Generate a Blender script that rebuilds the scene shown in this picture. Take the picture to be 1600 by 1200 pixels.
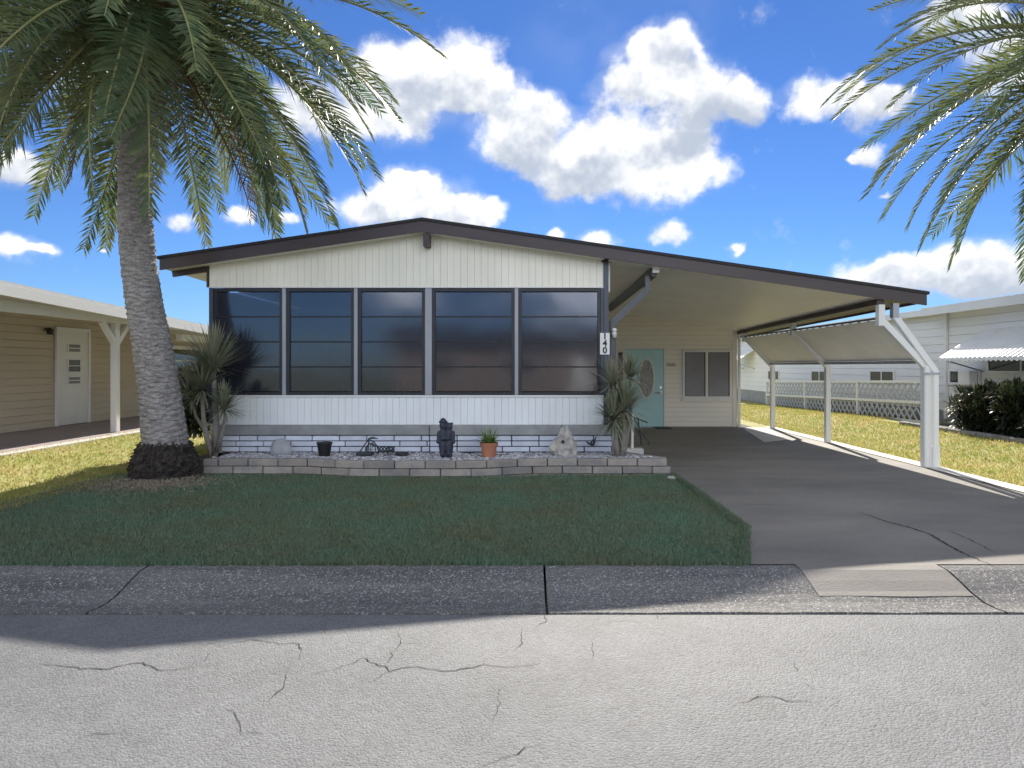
import bpy, bmesh, math, random
import numpy as np
from mathutils import Vector, Matrix, Euler, noise as mnoise
for o in list(bpy.data.objects): bpy.data.objects.remove(o)
scene = bpy.context.scene
COL = scene.collection
random.seed(7); np.random.seed(7)
R = math.radians
# ------------------------------------------------------------------ camera
F = 1040.0; CX = 820.0; CY = 573.0; HC = 1.55
cam = bpy.data.cameras.new('camera'); co = bpy.data.objects.new('camera', cam); COL.objects.link(co)
co.location = (0, 0, HC); co.rotation_euler = (R(90), 0, 0)
cam.sensor_width = 36; cam.lens = 36 * F / 1600
cam.shift_x = -20 / 1600; cam.shift_y = -27 / 1600
cam.clip_start = .05; cam.clip_end = 6000
scene.camera = co
# ------------------------------------------------------------------ world, sun, exposure
SUNV = Vector((.87, 6.2, 3.86)).normalized()
SUN_EL = math.asin(SUNV.z); SUN_AZ = math.atan2(SUNV.x, SUNV.y)
scene.view_settings.view_transform = 'Standard'; scene.view_settings.look = 'None'
scene.view_settings.exposure = 2.28; scene.view_settings.gamma = 1
sun = bpy.data.lights.new('sun', 'SUN'); so = bpy.data.objects.new('sun', sun); COL.objects.link(so)
sun.energy = 2.0; sun.angle = R(.53); sun.color = (1, .93, .82)
so.rotation_euler = (-SUNV).to_track_quat('-Z', 'Y').to_euler(); so.location = (0, 30, 30)

w = bpy.data.worlds.new('World'); scene.world = w; w.use_nodes = True
NT = w.node_tree; NT.nodes.clear()
def wn(t, **k):
    n = NT.nodes.new(t)
    for a, b in k.items(): setattr(n, a, b)
    return n
def link(a, b): NT.links.new(a, b)
def setin(sock, v):
    if isinstance(v, bpy.types.NodeSocket): link(v, sock)
    else: sock.default_value = v
def M(op, a, b=0.0, c=0.0, clamp=False):
    n = wn('ShaderNodeMath', operation=op); n.use_clamp = clamp
    setin(n.inputs[0], a); setin(n.inputs[1], b); setin(n.inputs[2], c)
    return n.outputs[0]
def VM(op, a, b=(0, 0, 0), c=(0, 0, 0)):
    if op == 'SCALE_':
        n = wn('ShaderNodeVectorMath', operation='SCALE'); setin(n.inputs[0], a); setin(n.inputs['Scale'], b); return n.outputs[0]
    n = wn('ShaderNodeVectorMath', operation=op)
    setin(n.inputs[0], a); setin(n.inputs[1], b)
    if op == 'MULTIPLY_ADD': setin(n.inputs[2], c)
    return n.outputs['Value'] if op in ('DOT_PRODUCT', 'LENGTH', 'DISTANCE') else n.outputs[0]
def SS(v, lo, hi):
    n = wn('ShaderNodeMapRange', interpolation_type='SMOOTHSTEP')
    setin(n.inputs[0], v); n.inputs[1].default_value = lo; n.inputs[2].default_value = hi
    return n.outputs[0]
def WN(vec, scale, detail=6, rough=.55, color=False):
    n = wn('ShaderNodeTexNoise'); link(vec, n.inputs['Vector'])
    n.inputs['Scale'].default_value = scale; n.inputs['Detail'].default_value = detail; n.inputs['Roughness'].default_value = rough
    return n.outputs['Color' if color else 'Fac']
def WMIX(f, a, b):
    n = wn('ShaderNodeMix', data_type='RGBA'); setin(n.inputs[0], f); setin(n.inputs[6], a); setin(n.inputs[7], b)
    return n.outputs[2]
SKY_STRENGTH = .075
sky = wn('ShaderNodeTexSky', sky_type='NISHITA'); sky.sun_disc = False
sky.sun_elevation = SUN_EL; sky.sun_rotation = SUN_AZ
sky.air_density = 1.0; sky.dust_density = 0.0; sky.ozone_density = 4.0; sky.altitude = 0
hs = wn('ShaderNodeHueSaturation'); hs.inputs['Saturation'].default_value = 1.0; hs.inputs['Value'].default_value = 1.0
link(sky.outputs[0], hs.inputs['Color'])
SKYC = VM('MULTIPLY', hs.outputs[0], (.153, .218, .328))
tc = wn('ShaderNodeTexCoord'); D = tc.outputs['Generated']
sep = wn('ShaderNodeSeparateXYZ'); link(D, sep.inputs[0])
az = M('ARCTAN2', sep.outputs[0], sep.outputs[1]); el = M('ARCSINE', sep.outputs[2])
cmb = wn('ShaderNodeCombineXYZ'); link(az, cmb.inputs[0]); link(el, cmb.inputs[1])
P0 = cmb.outputs[0]
warp = VM('MULTIPLY', VM('SUBTRACT', WN(D, 9, 4, .6, True), (.5, .5, .5)), (.11, .075, 0))
P1 = VM('ADD', P0, warp)
# clouds of the sky in view: centre and half size in degrees of azimuth and elevation
def pe(px, py):
    x = (px - CX) / F; z = (CY - py) / F
    return math.atan2(x, 1), math.atan(z / math.sqrt(1 + x * x))
BLOBS = [(640,150,110,75),(700,110,110,60),(610,110,90,70),(760,150,70,45),(600,190,80,40),
 (1020,95,85,70),(985,150,95,45),(1090,140,85,55),(1040,60,60,40),(1160,160,45,45),
 (790,225,80,50),(880,235,110,60),(980,250,120,60),(1060,220,75,50),(1040,285,110,35),(900,275,90,35),(1110,270,60,35),(830,180,60,40),
 (1270,160,70,35),(1340,165,90,38),(1390,155,50,22),
 (620,315,90,40),(560,330,80,32),(700,330,80,35),(640,290,50,30),(750,335,45,24),
 (1365,240,45,20),(1330,250,22,12),(1382,293,14,9),(1045,362,45,20),(880,366,28,12),(950,376,48,14),(1155,388,30,11),
 (1450,430,140,42),(1540,410,120,48),(1340,435,75,26),(1600,420,110,55),(1400,410,60,25),
 (1500,20,75,35),(1560,70,70,60),(1590,120,50,50),
 (20,255,75,42),(-30,250,80,45),(30,392,65,18),(75,395,25,12),(160,387,16,7),
 (290,335,50,16),(380,342,50,12),(205,320,35,14),(460,345,32,10),
 (150,110,120,60),(480,170,120,60)]
ASP = 1.7
PS = VM('MULTIPLY', P1, (1, ASP, 0))
S = 0.0; H = 0.0
for bx_, by_, rw, rh in BLOBS:
    a0, e0 = pe(bx_, by_); a1, _ = pe(bx_ + rw, by_); _, e1 = pe(bx_, by_ - rh)
    r_ = math.sqrt((a1-a0) * (e1-e0) * ASP) * 1.12
    b = M('MULTIPLY_ADD', VM('DISTANCE', PS, (a0, e0*ASP, 0)), -1.25/r_, 1.25, True)
    S = M('ADD', S, b); H = M('MULTIPLY_ADD', b, e0, H)
H = M('MULTIPLY', M('SUBTRACT', M('MULTIPLY', el, S), H), 22.0)
fb = WN(D, 16, 6, .6); fbup = WN(VM('ADD', D, (.004, 0, .016)), 16, 3, .6)
lowf = WN(D, 5.0, 3, .5); lowup = WN(VM('ADD', D, (.006, .0, .04)), 5.0, 3, .5)
# the rest of the sky: the same fair-weather clouds, scattered by noise
big = WN(VM('MULTIPLY', D, (1, 1, 2.2)), 2.6, 3, .5)
gen = M('MULTIPLY', SS(big, .45, .64), 1.3)
away = M('MAXIMUM', SS(M('ABSOLUTE', az), .72, .95), SS(el, .56, .72))
gen = M('MULTIPLY', M('MULTIPLY', gen, away), SS(el, .02, .14))
DEN = M('ADD', M('ADD', S, gen), M('MULTIPLY', M('SUBTRACT', fb, .5), 1.7))
alpha = SS(DEN, .16, .95)
haze_wisp = M('MULTIPLY', SS(M('ADD', S, M('MULTIPLY', M('SUBTRACT', lowf, .5), .8)), -.02, .9), .28)
alpha = M('MAXIMUM', alpha, haze_wisp)
hn = M('DIVIDE', H, M('MAXIMUM', S, .15))
rel = M('ADD', M('MULTIPLY', M('SUBTRACT', fb, fbup), 1.5), M('MULTIPLY', M('SUBTRACT', lowf, lowup), 2.2))
lit = M('ADD', M('ADD', M('MULTIPLY', hn, .55), rel), .66)
thick = SS(DEN, .5, 2.0)
lit = M('SUBTRACT', lit, M('MULTIPLY', thick, .12))
lit = SS(lit, .08, 1.02)
k = 1 / SKY_STRENGTH
ccol = WMIX(lit, (.115 * k, .128 * k, .15 * k, 1), (.275 * k, .272 * k, .265 * k, 1))
# clouds away from the sun, out of view, brightened as fill for the shaded house front
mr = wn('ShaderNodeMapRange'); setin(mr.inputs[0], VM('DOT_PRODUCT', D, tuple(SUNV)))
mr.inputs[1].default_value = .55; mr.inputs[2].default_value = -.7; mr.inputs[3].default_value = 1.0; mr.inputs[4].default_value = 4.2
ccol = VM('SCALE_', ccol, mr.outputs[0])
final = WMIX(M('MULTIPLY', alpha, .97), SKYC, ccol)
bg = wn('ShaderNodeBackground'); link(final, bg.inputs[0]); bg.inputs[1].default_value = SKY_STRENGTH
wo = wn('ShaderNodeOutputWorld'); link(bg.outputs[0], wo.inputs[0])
w.cycles.sampling_method = 'MANUAL'; w.cycles.sample_map_resolution = 512

# ------------------------------------------------------------------ helpers
def P(px, py, d): return Vector(((px - CX) * d / F, d, HC + (CY - py) * d / F))
WLOC = {}
def tag(o, label=None, cat=None, group=None, kind=None):
    if label: o['label'] = label
    if cat: o['category'] = cat
    if group: o['group'] = group
    if kind: o['kind'] = kind
    return o
def adopt(o, parent):
    if parent is not None:
        o.parent = parent
        o.matrix_parent_inverse = Matrix.Translation(-WLOC[parent.name])
    WLOC[o.name] = Vector((0, 0, 0)) if False else Vector(o.location)
    return o
def thing(name, loc, label, cat, group=None, parent=None):
    o = bpy.data.objects.new(name, None); COL.objects.link(o); o.location = loc; o.empty_display_size = .2
    adopt(o, parent)
    return tag(o, label, cat, group)
def addobj(name, me, mat=None, parent=None, loc=(0, 0, 0), rot=(0, 0, 0), scale=None):
    if mat is not None and not me.materials: me.materials.append(mat)
    o = bpy.data.objects.new(name, me); COL.objects.link(o)
    o.location = loc; o.rotation_euler = rot
    if scale: o.scale = scale
    return adopt(o, parent)
class MB:
    def __init__(s): s.v = []; s.f = []
    def poly(s, pts, faces):
        n = len(s.v); s.v += [tuple(p) for p in pts]; s.f += [tuple(i + n for i in f) for f in faces]; return s
    def box(s, x0, x1, y0, y1, z0, z1):
        return s.poly([(x0,y0,z0),(x1,y0,z0),(x1,y1,z0),(x0,y1,z0),(x0,y0,z1),(x1,y0,z1),(x1,y1,z1),(x0,y1,z1)],
            [(0,3,2,1),(4,5,6,7),(0,1,5,4),(1,2,6,5),(2,3,7,6),(3,0,4,7)])
    def prism(s, pts, ext):     # planar outline pushed along ext
        n = len(pts); e = Vector(ext); a = [Vector(p) for p in pts]
        return s.poly(a + [p + e for p in a], [tuple(range(n)), tuple(range(2*n-1, n-1, -1))] + [(i, i+n, (i+1) % n + n, (i+1) % n) for i in range(n)])
    def bar(s, a, b, wd, ht, up=(0, 0, 1)):
        a = Vector(a); b = Vector(b); t = (b - a).normalized(); u = Vector(up)
        sd = t.cross(u)
        if sd.length < 1e-4: sd = t.cross(Vector((1, 0, 0)))
        sd.normalize(); u = sd.cross(t).normalized()
        o = [a + sd*x*wd/2 + u*y*ht/2 for x, y in ((-1,-1),(1,-1),(1,1),(-1,1))]
        return s.prism(o, b - a)
    def tube(s, pts, r, n=8, caps=True):
        pts = [Vector(p) for p in pts]; rs = r if hasattr(r, '__len__') else [r]*len(pts)
        base = len(s.v); ref = Vector((0, 0, 1))
        for i, p in enumerate(pts):
            t = (pts[min(i+1, len(pts)-1)] - pts[max(i-1, 0)]).normalized()
            sd = t.cross(ref)
            if sd.length < .05: sd = t.cross(Vector((0, 1, 0)))
            sd.normalize(); u = sd.cross(t)
            for k_ in range(n):
                an = 2*math.pi*k_/n; s.v.append(tuple(p + (sd*math.cos(an) + u*math.sin(an))*rs[i]))
        for i in range(len(pts)-1):
            for k_ in range(n):
                a = base+i*n+k_; b = base+i*n+(k_+1) % n
                s.f.append((a, b, b+n, a+n))
        if caps:
            s.f.append(tuple(base+k_ for k_ in range(n))[::-1]); s.f.append(tuple(base+(len(pts)-1)*n+k_ for k_ in range(n)))
        return s
    def lathe(s, prof, c, n=24):
        base = len(s.v); c = Vector(c)
        for r_, z in prof:
            for k_ in range(n):
                an = 2*math.pi*k_/n; s.v.append((c.x+r_*math.cos(an), c.y+r_*math.sin(an), c.z+z))
        for i in range(len(prof)-1):
            for k_ in range(n):
                a = base+i*n+k_; b = base+i*n+(k_+1) % n; s.f.append((a, b, b+n, a+n))
        return s
    def mesh(s, name, smooth=False, bevel=0, seg=1):
        me = bpy.data.meshes.new(name); me.from_pydata(s.v, [], s.f)
        bm = bmesh.new(); bm.from_mesh(me)
        bmesh.ops.recalc_face_normals(bm, faces=bm.faces)
        if bevel: bmesh.ops.bevel(bm, geom=list(bm.edges), offset=bevel, segments=seg, affect='EDGES', profile=.6, clamp_overlap=True)
        if smooth:
            for f in bm.faces: f.smooth = True
        bm.to_mesh(me); bm.free()
        return me
    def build(s, name, mat, parent=None, smooth=False, bevel=0, seg=1, **k):
        return addobj(name, s.mesh(name, smooth, bevel, seg), mat, parent, **k)
def sheet(name, pts, mat, parent=None):
    return MB().poly(pts, [tuple(range(len(pts)))]).build(name, mat, parent)

# ------------------------------------------------------------------ materials
def mat(name, col, rough=.7, var=.0, vscale=3.0, col2=None, bump=0.0, bscale=40.0, metal=0.0, spec=.5, rnd=0.0, stretch=(1, 1, 1), island=False, fine=.0, fscale=200, coord='Object', detail=5, lo=.35, hi=.65):
    m = bpy.data.materials.new(name); m.use_nodes = True; t = m.node_tree; n = t.nodes; L = t.links
    b = n['Principled BSDF']; b.inputs['Roughness'].default_value = rough; b.inputs['Metallic'].default_value = metal
    b.inputs['Specular IOR Level'].default_value = spec
    g = n.new('ShaderNodeNewGeometry')
    mp = n.new('ShaderNodeVectorMath'); mp.operation = 'MULTIPLY'; mp.inputs[1].default_value = stretch
    L.new(g.outputs['Position'], mp.inputs[0])
    c = None
    c1 = (*col, 1); c2 = (*(col2 if col2 else tuple(x*(1-var) for x in col)), 1)
    mix = n.new('ShaderNodeMix'); mix.data_type = 'RGBA'; mix.inputs[6].default_value = c1; mix.inputs[7].default_value = c2
    nz = n.new('ShaderNodeTexNoise'); nz.inputs['Scale'].default_value = vscale; nz.inputs['Detail'].default_value = detail; nz.inputs['Roughness'].default_value = .6
    L.new(mp.outputs[0], nz.inputs['Vector'])
    mr = n.new('ShaderNodeMapRange'); mr.inputs[1].default_value = lo; mr.inputs[2].default_value = hi
    L.new(nz.outputs['Fac'], mr.inputs[0]); L.new(mr.outputs[0], mix.inputs[0]); c = mix.outputs[2]
    if rnd or island:
        src = g.outputs['Random Per Island'] if island else None
        if not island:
            oi = n.new('ShaderNodeObjectInfo'); src = oi.outputs['Random']
        r2 = n.new('ShaderNodeMapRange'); r2.inputs[3].default_value = 1-rnd; r2.inputs[4].default_value = 1+rnd*.6
        L.new(src, r2.inputs[0])
        hv = n.new('ShaderNodeHueSaturation'); L.new(c, hv.inputs['Color']); L.new(r2.outputs[0], hv.inputs['Value']); c = hv.outputs[0]
    if fine:
        nf = n.new('ShaderNodeTexNoise'); nf.inputs['Scale'].default_value = fscale; nf.inputs['Detail'].default_value = 3
        L.new(g.outputs['Position'], nf.inputs['Vector'])
        r3 = n.new('ShaderNodeMapRange'); r3.inputs[1].default_value = .3; r3.inputs[2].default_value = .7; r3.inputs[3].default_value = 1-fine; r3.inputs[4].default_value = 1+fine
        L.new(nf.outputs['Fac'], r3.inputs[0])
        hv = n.new('ShaderNodeHueSaturation'); L.new(c, hv.inputs['Color']); L.new(r3.outputs[0], hv.inputs['Value']); c = hv.outputs[0]
    L.new(c, b.inputs['Base Color'])
    if bump:
        nb = n.new('ShaderNodeTexNoise'); nb.inputs['Scale'].default_value = bscale; nb.inputs['Detail'].default_value = 6
        L.new(mp.outputs[0], nb.inputs['Vector'])
        bp = n.new('ShaderNodeBump'); bp.inputs['Strength'].default_value = bump; bp.inputs['Distance'].default_value = .01
        L.new(nb.outputs['Fac'], bp.inputs['Height']); L.new(bp.outputs[0], b.inputs['Normal'])
    return m
def leafmat(name, col, col2, trans=.35, rough=.45, vscale=2.0, spec=.5):
    m = mat(name, col, rough, col2=col2, vscale=vscale, rnd=.25, island=True, spec=spec)
    t = m.node_tree; n = t.nodes; L = t.links; b = n['Principled BSDF']; out = n['Material Output']
    tr = n.new('ShaderNodeBsdfTranslucent'); cs = b.inputs['Base Color'].links[0].from_socket
    hv = n.new('ShaderNodeHueSaturation'); hv.inputs['Value'].default_value = 1.5; hv.inputs['Hue'].default_value = .48; L.new(cs, hv.inputs['Color']); L.new(hv.outputs[0], tr.inputs[0])
    mx = n.new('ShaderNodeMixShader'); mx.inputs[0].default_value = trans
    L.new(b.outputs[0], mx.inputs[1]); L.new(tr.outputs[0], mx.inputs[2]); L.new(mx.outputs[0], out.inputs[0])
    return m
MT = {}
MT['cream'] = mat('cream_siding', (.94, .90, .77), .5, .10, 1.5, bump=.05, bscale=30, stretch=(1, 1, .3))
MT['white'] = mat('white_siding', (.84, .87, .88), .5, .10, 1.6, bump=.05, bscale=30, stretch=(1, 1, .3))
MT['tancream'] = mat('cream_lap_siding', (.90, .85, .76), .55, .06, 2, stretch=(.3, 1, 1))
MT['backing'] = mat('groove_shadow_backing', (.42, .40, .36), .8)
MT['brown'] = mat('dark_brown_paint', (.058, .04, .042), .42, .25, 4, bump=.06, bscale=20, stretch=(.2, 1, 1))
MT['roof'] = mat('dark_roofing', (.035, .033, .035), .8, .3, 6, bump=.3, bscale=60)
MT['ceil'] = mat('ceiling_pan', (.90, .87, .81), .45, .07, 1.0)
MT['slate'] = mat('slate_trim', (.06, .075, .105), .4, .2, 5)
MT['slate2'] = mat('downspout_paint', (.075, .085, .10), .35, .2, 5)
MT['alum'] = mat('mill_aluminium', (.36, .37, .40), .38, .15, 4, metal=.35, stretch=(1, 1, .3))
MT['frame'] = mat('dark_frame', (.018, .02, .028), .4, .2, 5)
MT['wpaint'] = mat('white_painted_metal', (.78, .78, .76), .35, .08, 2.5, stretch=(1, 1, .4))
MT['wblock'] = mat('white_painted_block', (.70, .75, .85), .7, .16, 5, bump=.35, bscale=45, rnd=.12)
MT['cap'] = mat('grey_cap_block', (.36, .37, .37), .85, .25, 4, bump=.4, bscale=50, rnd=.12, fine=.12)
MT['mortar'] = mat('dark_mortar', (.11, .11, .12), .95, .3, 20)
MT['pblock'] = mat('slump_block', (.37, .325, .28), .9, col2=(.24, .23, .225), vscale=4, bump=.6, bscale=45, rnd=.18, fine=.18, fscale=120)
MT['gravel'] = mat('river_gravel', (.62, .61, .62), .8, col2=(.30, .30, .34), vscale=8, island=True, rnd=.55)
MT['gravelbase'] = mat('gravel_bed', (.16, .16, .17), .95, .4, 40, bump=.6, bscale=90)
MT['teal'] = mat('teal_door_paint', (.42, .68, .70), .42, .08, 2)
MT['black'] = mat('black_plastic', (.012, .012, .014), .5, .3, 10)
MT['metal'] = mat('brushed_metal', (.6, .58, .55), .3, .1, 10, metal=.9)
MT['terra'] = mat('terracotta', (.46, .19, .11), .75, .15, 8, bump=.15, bscale=40)
MT['soil'] = mat('soil', (.04, .03, .02), .95)
MT['iron'] = mat('dark_iron', (.03, .032, .04), .55, .2, 10)
MT['bear'] = mat('dark_statue', (.03, .035, .055), .62, col2=(.055, .06, .085), vscale=14, bump=.9, bscale=70)
MT['rock'] = mat('limestone_rock', (.50, .47, .42), .9, col2=(.27, .26, .25), vscale=9, bump=1.0, bscale=35)
MT['rock2'] = mat('grey_boulder', (.42, .43, .45), .9, col2=(.30, .31, .33), vscale=5, bump=.5, bscale=25)
MT['conc'] = mat('pale_concrete', (.62, .60, .56), .9, .15, 4, bump=.2, bscale=60, fine=.1)
MT['slab'] = mat('carport_slab', (.33, .28, .28), .9, .15, 2, fine=.08)
MT['tan'] = mat('tan_lap_siding', (.58, .50, .385), .6, .1, 1.5, stretch=(1, .3, 1))
MT['nwhite'] = mat('white_lap_siding', (.80, .80, .79), .5, .06, 1.5, stretch=(1, .3, 1))
MT['trunkdark'] = mat('palm_root_mass', (.035, .028, .024), .95, col2=(.10, .085, .07), vscale=12, bump=1, bscale=30, lo=.45, hi=.75)
MT['stem'] = mat('yucca_stem', (.36, .33, .30), .9, .3, 12, bump=.8, bscale=50, stretch=(1, 1, 3))
MT['cracks'] = mat('crack_shadow', (.035, .034, .033), 1)
MT['edging'] = mat('edging_stone', (.30, .29, .27), .9, .25, 6, bump=.4, bscale=40, rnd=.15)
MT['dirt'] = mat('bare_soil', (.10, .085, .065), .95, .35, 10, bump=.6, bscale=60)
# asphalt road
def road_mat():
    m = mat('sunbleached_asphalt', (.163, .167, .174), .75, col2=(.126, .129, .135), vscale=.55, stretch=(.5, 1, 1), spec=.35)
    t = m.node_tree; n = t.nodes; L = t.links; b = n['Principled BSDF']
    cs = b.inputs['Base Color'].links[0].from_socket
    g = n.new('ShaderNodeNewGeometry')
    vo = n.new('ShaderNodeTexVoronoi'); vo.inputs['Scale'].default_value = 75; L.new(g.outputs['Position'], vo.inputs['Vector'])
    sp = n.new('ShaderNodeSeparateColor'); L.new(vo.outputs['Color'], sp.inputs[0])
    r = n.new('ShaderNodeMapRange'); r.inputs[3].default_value = .82; r.inputs[4].default_value = 1.18; L.new(sp.outputs[0], r.inputs[0])
    hv = n.new('ShaderNodeHueSaturation'); L.new(cs, hv.inputs['Color']); L.new(r.outputs[0], hv.inputs['Value'])
    nz = n.new('ShaderNodeTexNoise'); nz.inputs['Scale'].default_value = 3.5; nz.inputs['Detail'].default_value = 8; nz.inputs['Roughness'].default_value = .75; L.new(g.outputs['Position'], nz.inputs['Vector'])
    r2 = n.new('ShaderNodeMapRange'); r2.inputs[1].default_value = .3; r2.inputs[2].default_value = .7; r2.inputs[3].default_value = .86; r2.inputs[4].default_value = 1.12; L.new(nz.outputs['Fac'], r2.inputs[0])
    h2 = n.new('ShaderNodeHueSaturation'); L.new(hv.outputs[0], h2.inputs['Color']); L.new(r2.outputs[0], h2.inputs['Value'])
    L.new(h2.outputs[0], b.inputs['Base Color'])
    bp = n.new('ShaderNodeBump'); bp.inputs['Strength'].default_value = .55; bp.inputs['Distance'].default_value = .006; bp.invert = True
    L.new(vo.outputs['Distance'], bp.inputs['Height'])
    nb = n.new('ShaderNodeTexNoise'); nb.inputs['Scale'].default_value = 130; nb.inputs['Detail'].default_value = 3; L.new(g.outputs['Position'], nb.inputs['Vector'])
    b2 = n.new('ShaderNodeBump'); b2.inputs['Strength'].default_value = .5; b2.inputs['Distance'].default_value = .006
    L.new(nb.outputs['Fac'], b2.inputs['Height']); L.new(bp.outputs[0], b2.inputs['Normal']); L.new(b2.outputs[0], b.inputs['Normal'])
    return m
MT['road'] = road_mat()
def speck_mat(name, base, base2, speck, scale, amount, rough=.9, band=None):
    m = mat(name, base, rough, col2=base2, vscale=2.5, stretch=(.25, 2.5, 1), bump=.5, bscale=90, rnd=.06)
    t = m.node_tree; n = t.nodes; L = t.links; b = n['Principled BSDF']
    cs = b.inputs['Base Color'].links[0].from_socket
    g = n.new('ShaderNodeNewGeometry')
    vo = n.new('ShaderNodeTexVoronoi'); vo.inputs['Scale'].default_value = scale; L.new(g.outputs['Position'], vo.inputs['Vector'])
    sp = n.new('ShaderNodeSeparateColor'); L.new(vo.outputs['Color'], sp.inputs[0])
    r = n.new('ShaderNodeMapRange'); r.inputs[1].default_value = 1-amount; r.inputs[2].default_value = 1; L.new(sp.outputs[0], r.inputs[0])
    mx = n.new('ShaderNodeMix'); mx.data_type = 'RGBA'; L.new(r.outputs[0], mx.inputs[0]); L.new(cs, mx.inputs[6]); mx.inputs[7].default_value = (*speck, 1)
    r2 = n.new('ShaderNodeMapRange'); r2.inputs[3].default_value = .7; r2.inputs[4].default_value = 1.2; L.new(sp.outputs[1], r2.inputs[0])
    hv = n.new('ShaderNodeHueSaturation'); L.new(mx.outputs[2], hv.inputs['Color']); L.new(r2.outputs[0], hv.inputs['Value'])
    L.new(hv.outputs[0], b.inputs['Base Color'])
    return m
MT['curb'] = speck_mat('exposed_aggregate_concrete', (.16, .155, .15), (.095, .094, .095), (.36, .35, .34), 95, .25)
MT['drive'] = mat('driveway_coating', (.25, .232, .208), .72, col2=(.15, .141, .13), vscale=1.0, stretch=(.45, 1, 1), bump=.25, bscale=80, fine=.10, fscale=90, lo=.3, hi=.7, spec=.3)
MT['stain'] = mat('driveway_wear', (.20, .185, .175), .8, col2=(.13, .12, .11), vscale=3)
MT['ground'] = mat('turf_soil', (.09, .11, .035), .95, col2=(.16, .14, .05), vscale=.9, bump=.5, bscale=30, fine=.2, fscale=30)
MT['turfdark'] = mat('shaded_lawn_turf', (.16, .225, .15), .95, col2=(.17, .18, .11), vscale=1.1, bump=.5, bscale=60, fine=.25, fscale=60)  # front lawn turf, its shade mixed into the colour
MT['turf'] = mat('sunlit_lawn_turf', (.25, .27, .065), .95, col2=(.36, .32, .12), vscale=2.2, bump=.5, bscale=60, fine=.25, fscale=50)  # same turf outside the shade, sunlight mixed into the colour
MT['grassdark'] = leafmat('shaded_grass_blades', (.14, .225, .15), (.165, .19, .115), .2, .6, 1.1, .25)  # blades toned darker and cooler for the shade on the front lawn
MT['grass'] = leafmat('sunlit_grass_blades', (.24, .28, .06), (.40, .35, .13), .35, .6, 2.2, .25)  # same grass, with the yellow-green of sunlight put into the colour
MT['palm'] = leafmat('palm_leaflets', (.070, .120, .060), (.125, .145, .055), .36, .5, 1.2, .3)
MT['rachis'] = mat('palm_rachis', (.30, .30, .12), .45, .3, 4)
MT['bark'] = mat('palm_bark', (.40, .37, .35), .95, col2=(.19, .175, .165), vscale=9, bump=.8, bscale=45, stretch=(1, 1, 3.2), fine=.25, fscale=45)
MT['boot'] = mat('leaf_base', (.20, .14, .08), .85, .4, 9, bump=.5, bscale=40)
MT['yucca'] = leafmat('yucca_leaves', (.20, .24, .15), (.34, .33, .23), .25, .45, 3)
MT['shrub'] = leafmat('shrub_leaves', (.045, .075, .03), (.09, .085, .045), .3, .5, 4)
MT['hedge'] = leafmat('hedge_leaves', (.022, .042, .02), (.055, .06, .03), .2, .45, 3)
MT['potleaf'] = leafmat('pot_plant_leaves', (.10, .20, .045), (.16, .24, .06), .3, .45, 6)
MT['lat'] = mat('lattice_paint', (.50, .51, .53), .6, .12, 3)
MT['nroof'] = mat('white_metal_roof', (.80, .80, .79), .4, .06, 2)
MT['screen'] = mat('grey_window_screen', (.21, .20, .23), .35, .12, 3, spec=.6)
def glass_mat(name, tint, transp, rough, refl, base=(.02, .022, .028)):
    m = bpy.data.materials.new(name); m.use_nodes = True; t = m.node_tree; n = t.nodes; L = t.links
    n.remove(n['Principled BSDF']); out = n['Material Output']
    gl = n.new('ShaderNodeBsdfGlossy'); gl.inputs['Roughness'].default_value = rough; gl.inputs['Color'].default_value = (.85, .9, 1, 1)
    tr = n.new('ShaderNodeBsdfTransparent'); tr.inputs[0].default_value = (*tint, 1)
    df = n.new('ShaderNodeBsdfDiffuse'); df.inputs[0].default_value = (*base, 1)
    g = n.new('ShaderNodeNewGeometry'); nz = n.new('ShaderNodeTexNoise'); nz.inputs['Scale'].default_value = .9; nz.inputs['Detail'].default_value = 2; L.new(g.outputs['Position'], nz.inputs['Vector'])
    bp = n.new('ShaderNodeBump'); bp.inputs['Strength'].default_value = .12; bp.inputs['Distance'].default_value = .05; L.new(nz.outputs['Fac'], bp.inputs['Height']); L.new(bp.outputs[0], gl.inputs['Normal'])
    m1 = n.new('ShaderNodeMixShader'); m1.inputs[0].default_value = transp; L.new(df.outputs[0], m1.inputs[1]); L.new(tr.outputs[0], m1.inputs[2])
    fr = n.new('ShaderNodeFresnel'); fr.inputs[0].default_value = refl
    m2 = n.new('ShaderNodeMixShader'); L.new(fr.outputs[0], m2.inputs[0]); L.new(m1.outputs[0], m2.inputs[1]); L.new(gl.outputs[0], m2.inputs[2])
    L.new(m2.outputs[0], out.inputs[0])
    return m
MT['pane'] = glass_mat('tinted_window_pane', (.6, .62, .7), .45, .10, 1.85, (.036, .040, .058))
MT['darkglass'] = glass_mat('dark_window_glass', (.3, .3, .33), .2, .04, 1.7, (.03, .032, .036))
MT['oval'] = mat('leaded_glass', (.30, .30, .27), .2, col2=(.10, .10, .09), vscale=28, bump=.8, bscale=40, spec=.8)

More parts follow.
